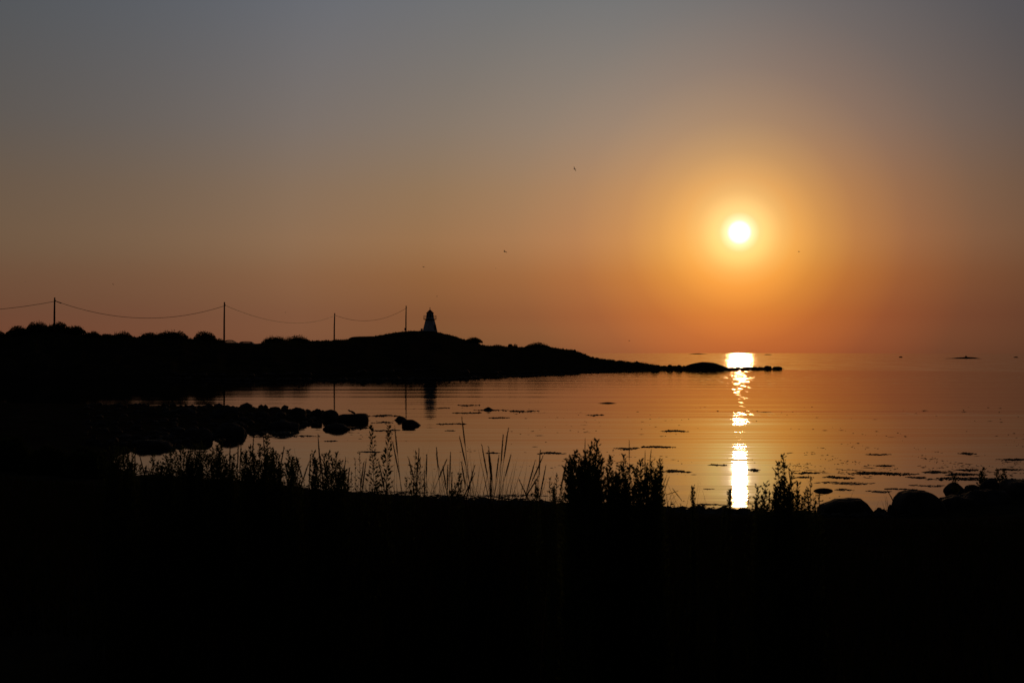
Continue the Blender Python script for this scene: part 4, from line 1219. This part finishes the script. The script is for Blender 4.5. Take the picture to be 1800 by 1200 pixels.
# wrack line on the beach
vs, fs = [], []
for k in range(2600):
    px = rnd.uniform(200, 1600)
    yw = float(np.interp(px, [240, 290, 360, 450, 620, 800, 960, 1200, 1440, 1560], [835, 837, 842, 850, 867, 877, 883, 893, 902, 904]))
    p = wl(px, yw + rnd.gauss(5, 3.5))
    z = max(gz(p.x, p.y), 0.0) if k % 3 == 0 else max(0.0, 0.03)
    s = rnd.uniform(.03, .10)
    c0 = len(vs)
    vs.append((p.x, p.y, z + rnd.uniform(.004, .022)))
    for j in range(4):
        vs.append((p.x + s * rnd.uniform(.8, 2.2) * math.cos(j * 1.57), p.y + s * rnd.uniform(.6, 1.4) * math.sin(j * 1.57), z - .02))
    for j in range(4):
        fs.append((c0, c0 + 1 + j, c0 + 1 + (j + 1) % 4))
tag(link_mesh('seaweed_wrack', vs, fs, M['seaweed']), 'seaweed wrack washed up along the near waterline', 'seaweed', kind='stuff')

# tangled tall grass between the weeds
vs, fs = [], []


def arc_blade(px, d, py, w_):
    x = (px - CX) * d / F
    z0 = gz(x, d)
    h = max(0.3, EYE - (py - HZ) * d / F - z0)
    a = rnd.uniform(0, 6.283)
    out = h * rnd.uniform(0.03, 0.4)
    bend = rnd.uniform(0.1, 0.5)
    dx, dy = math.cos(a), math.sin(a) * .6
    c0 = len(vs)
    for j in range(6):
        u = j / 5
        q_ = out * u ** 1.8
        ww = w_ * (1 - u) ** .7 + 0.0004
        zz = z0 - .02 + h * (u - bend * u ** 4 * out / h)
        vs.append((x + dx * q_ - ww, d + dy * q_, zz))
        vs.append((x + dx * q_ + ww, d + dy * q_ + ww * .5, zz))
    for j in range(5):
        fs.append((c0 + 2 * j, c0 + 2 * j + 1, c0 + 2 * j + 3, c0 + 2 * j + 2))


for k in range(900):
    px = rnd.uniform(520, 1000)
    if mnoise.noise(Vector((px * .02, 2, 5))) < rnd.uniform(-.5, .35):
        continue
    arc_blade(px, rnd.uniform(7.8, 9.6), float(np.interp(px, [520, 1000], [852, 872])) - rnd.expovariate(1 / 16), rnd.uniform(.0015, .003))
for k in range(520):
    px = rnd.uniform(1150, 1470)
    arc_blade(px, rnd.uniform(5.6, 7.5), 905 - rnd.expovariate(1 / 14), rnd.uniform(.001, .0022))
for k in range(420):
    px = rnd.uniform(175, 540)
    arc_blade(px, rnd.uniform(8.4, 10), float(np.interp(px, [175, 540], [836, 856])) - rnd.expovariate(1 / 13), rnd.uniform(.0015, .003))
tag(link_mesh('tall_grass', vs, fs, M['blade']), 'tangled thin tall grass among the foreground weeds', 'grass', kind='stuff')

# cobbles on the spit, the near beach and along the foot of the headland
vs, fs = [], []


def cobble(x, y, z, s):
    c0 = len(vs)
    a = rnd.uniform(0, 6.28)
    sx, sy, sz = s * rnd.uniform(.8, 1.5), s * rnd.uniform(.7, 1.2), s * rnd.uniform(.45, .9)
    for q_ in ICO:
        k_ = rnd.uniform(.8, 1.2)
        u, v = q_[0] * sx * k_, q_[1] * sy * k_
        vs.append((x + u * math.cos(a) - v * math.sin(a), y + u * math.sin(a) + v * math.cos(a), z + q_[2] * sz * k_))
    fs.extend([tuple(i + c0 for i in f_) for f_ in ICF])


cnt = 0
while cnt < 420:
    px, py = rnd.uniform(150, 576), rnd.uniform(712, 790)
    p = wl(px, py)
    sd_ = float(shore_dist(np.array([p.x]), np.array([p.y]))[0])
    if sd_ < -0.8 or (sd_ > 2.5 and rnd.random() < .6):
        continue
    cobble(p.x, p.y, max(gz(p.x, p.y), -0.05) + .02, rnd.uniform(.05, .2) * (1.7 if rnd.random() < .12 else 1))
    cnt += 1
for k in range(260):
    px = rnd.uniform(1420, 1830)
    yw = float(np.interp(px, [1440, 1560, 1660, 1720, 1800], [907, 908, 880, 868, 862]))
    p = wl(px, yw + rnd.gauss(3, 4))
    cobble(p.x, p.y, max(gz(p.x, p.y), -0.03) + .01, rnd.uniform(.04, .13))
for k in range(700):
    px = rnd.uniform(1005, 1345)
    i = int(np.argmin(np.abs(us - px)))
    j = rnd.choice([2, 3, 3, 4, 5, 7, 9, 11, 12, 13, 13, 13])
    a = HV[j, i]
    cobble(a[0] + rnd.uniform(-.4, .4), a[1] + rnd.uniform(-.5, .5), a[2] + .03, rnd.uniform(.10, .30) * (1.5 if rnd.random() < .1 else 1))
for k in range(300):
    px = rnd.uniform(300, 1010)
    i = int(np.argmin(np.abs(us - px)))
    a = HV[rnd.choice([2, 2, 3]), i]
    cobble(a[0] + rnd.uniform(-.6, .6), a[1] + rnd.uniform(-1, 1), a[2] + .03, rnd.uniform(.15, .5))
tag(link_mesh('cobbles', vs, fs, M['rock']), 'small stones strewn along the spit, beach and headland foot', 'stones', kind='stuff')
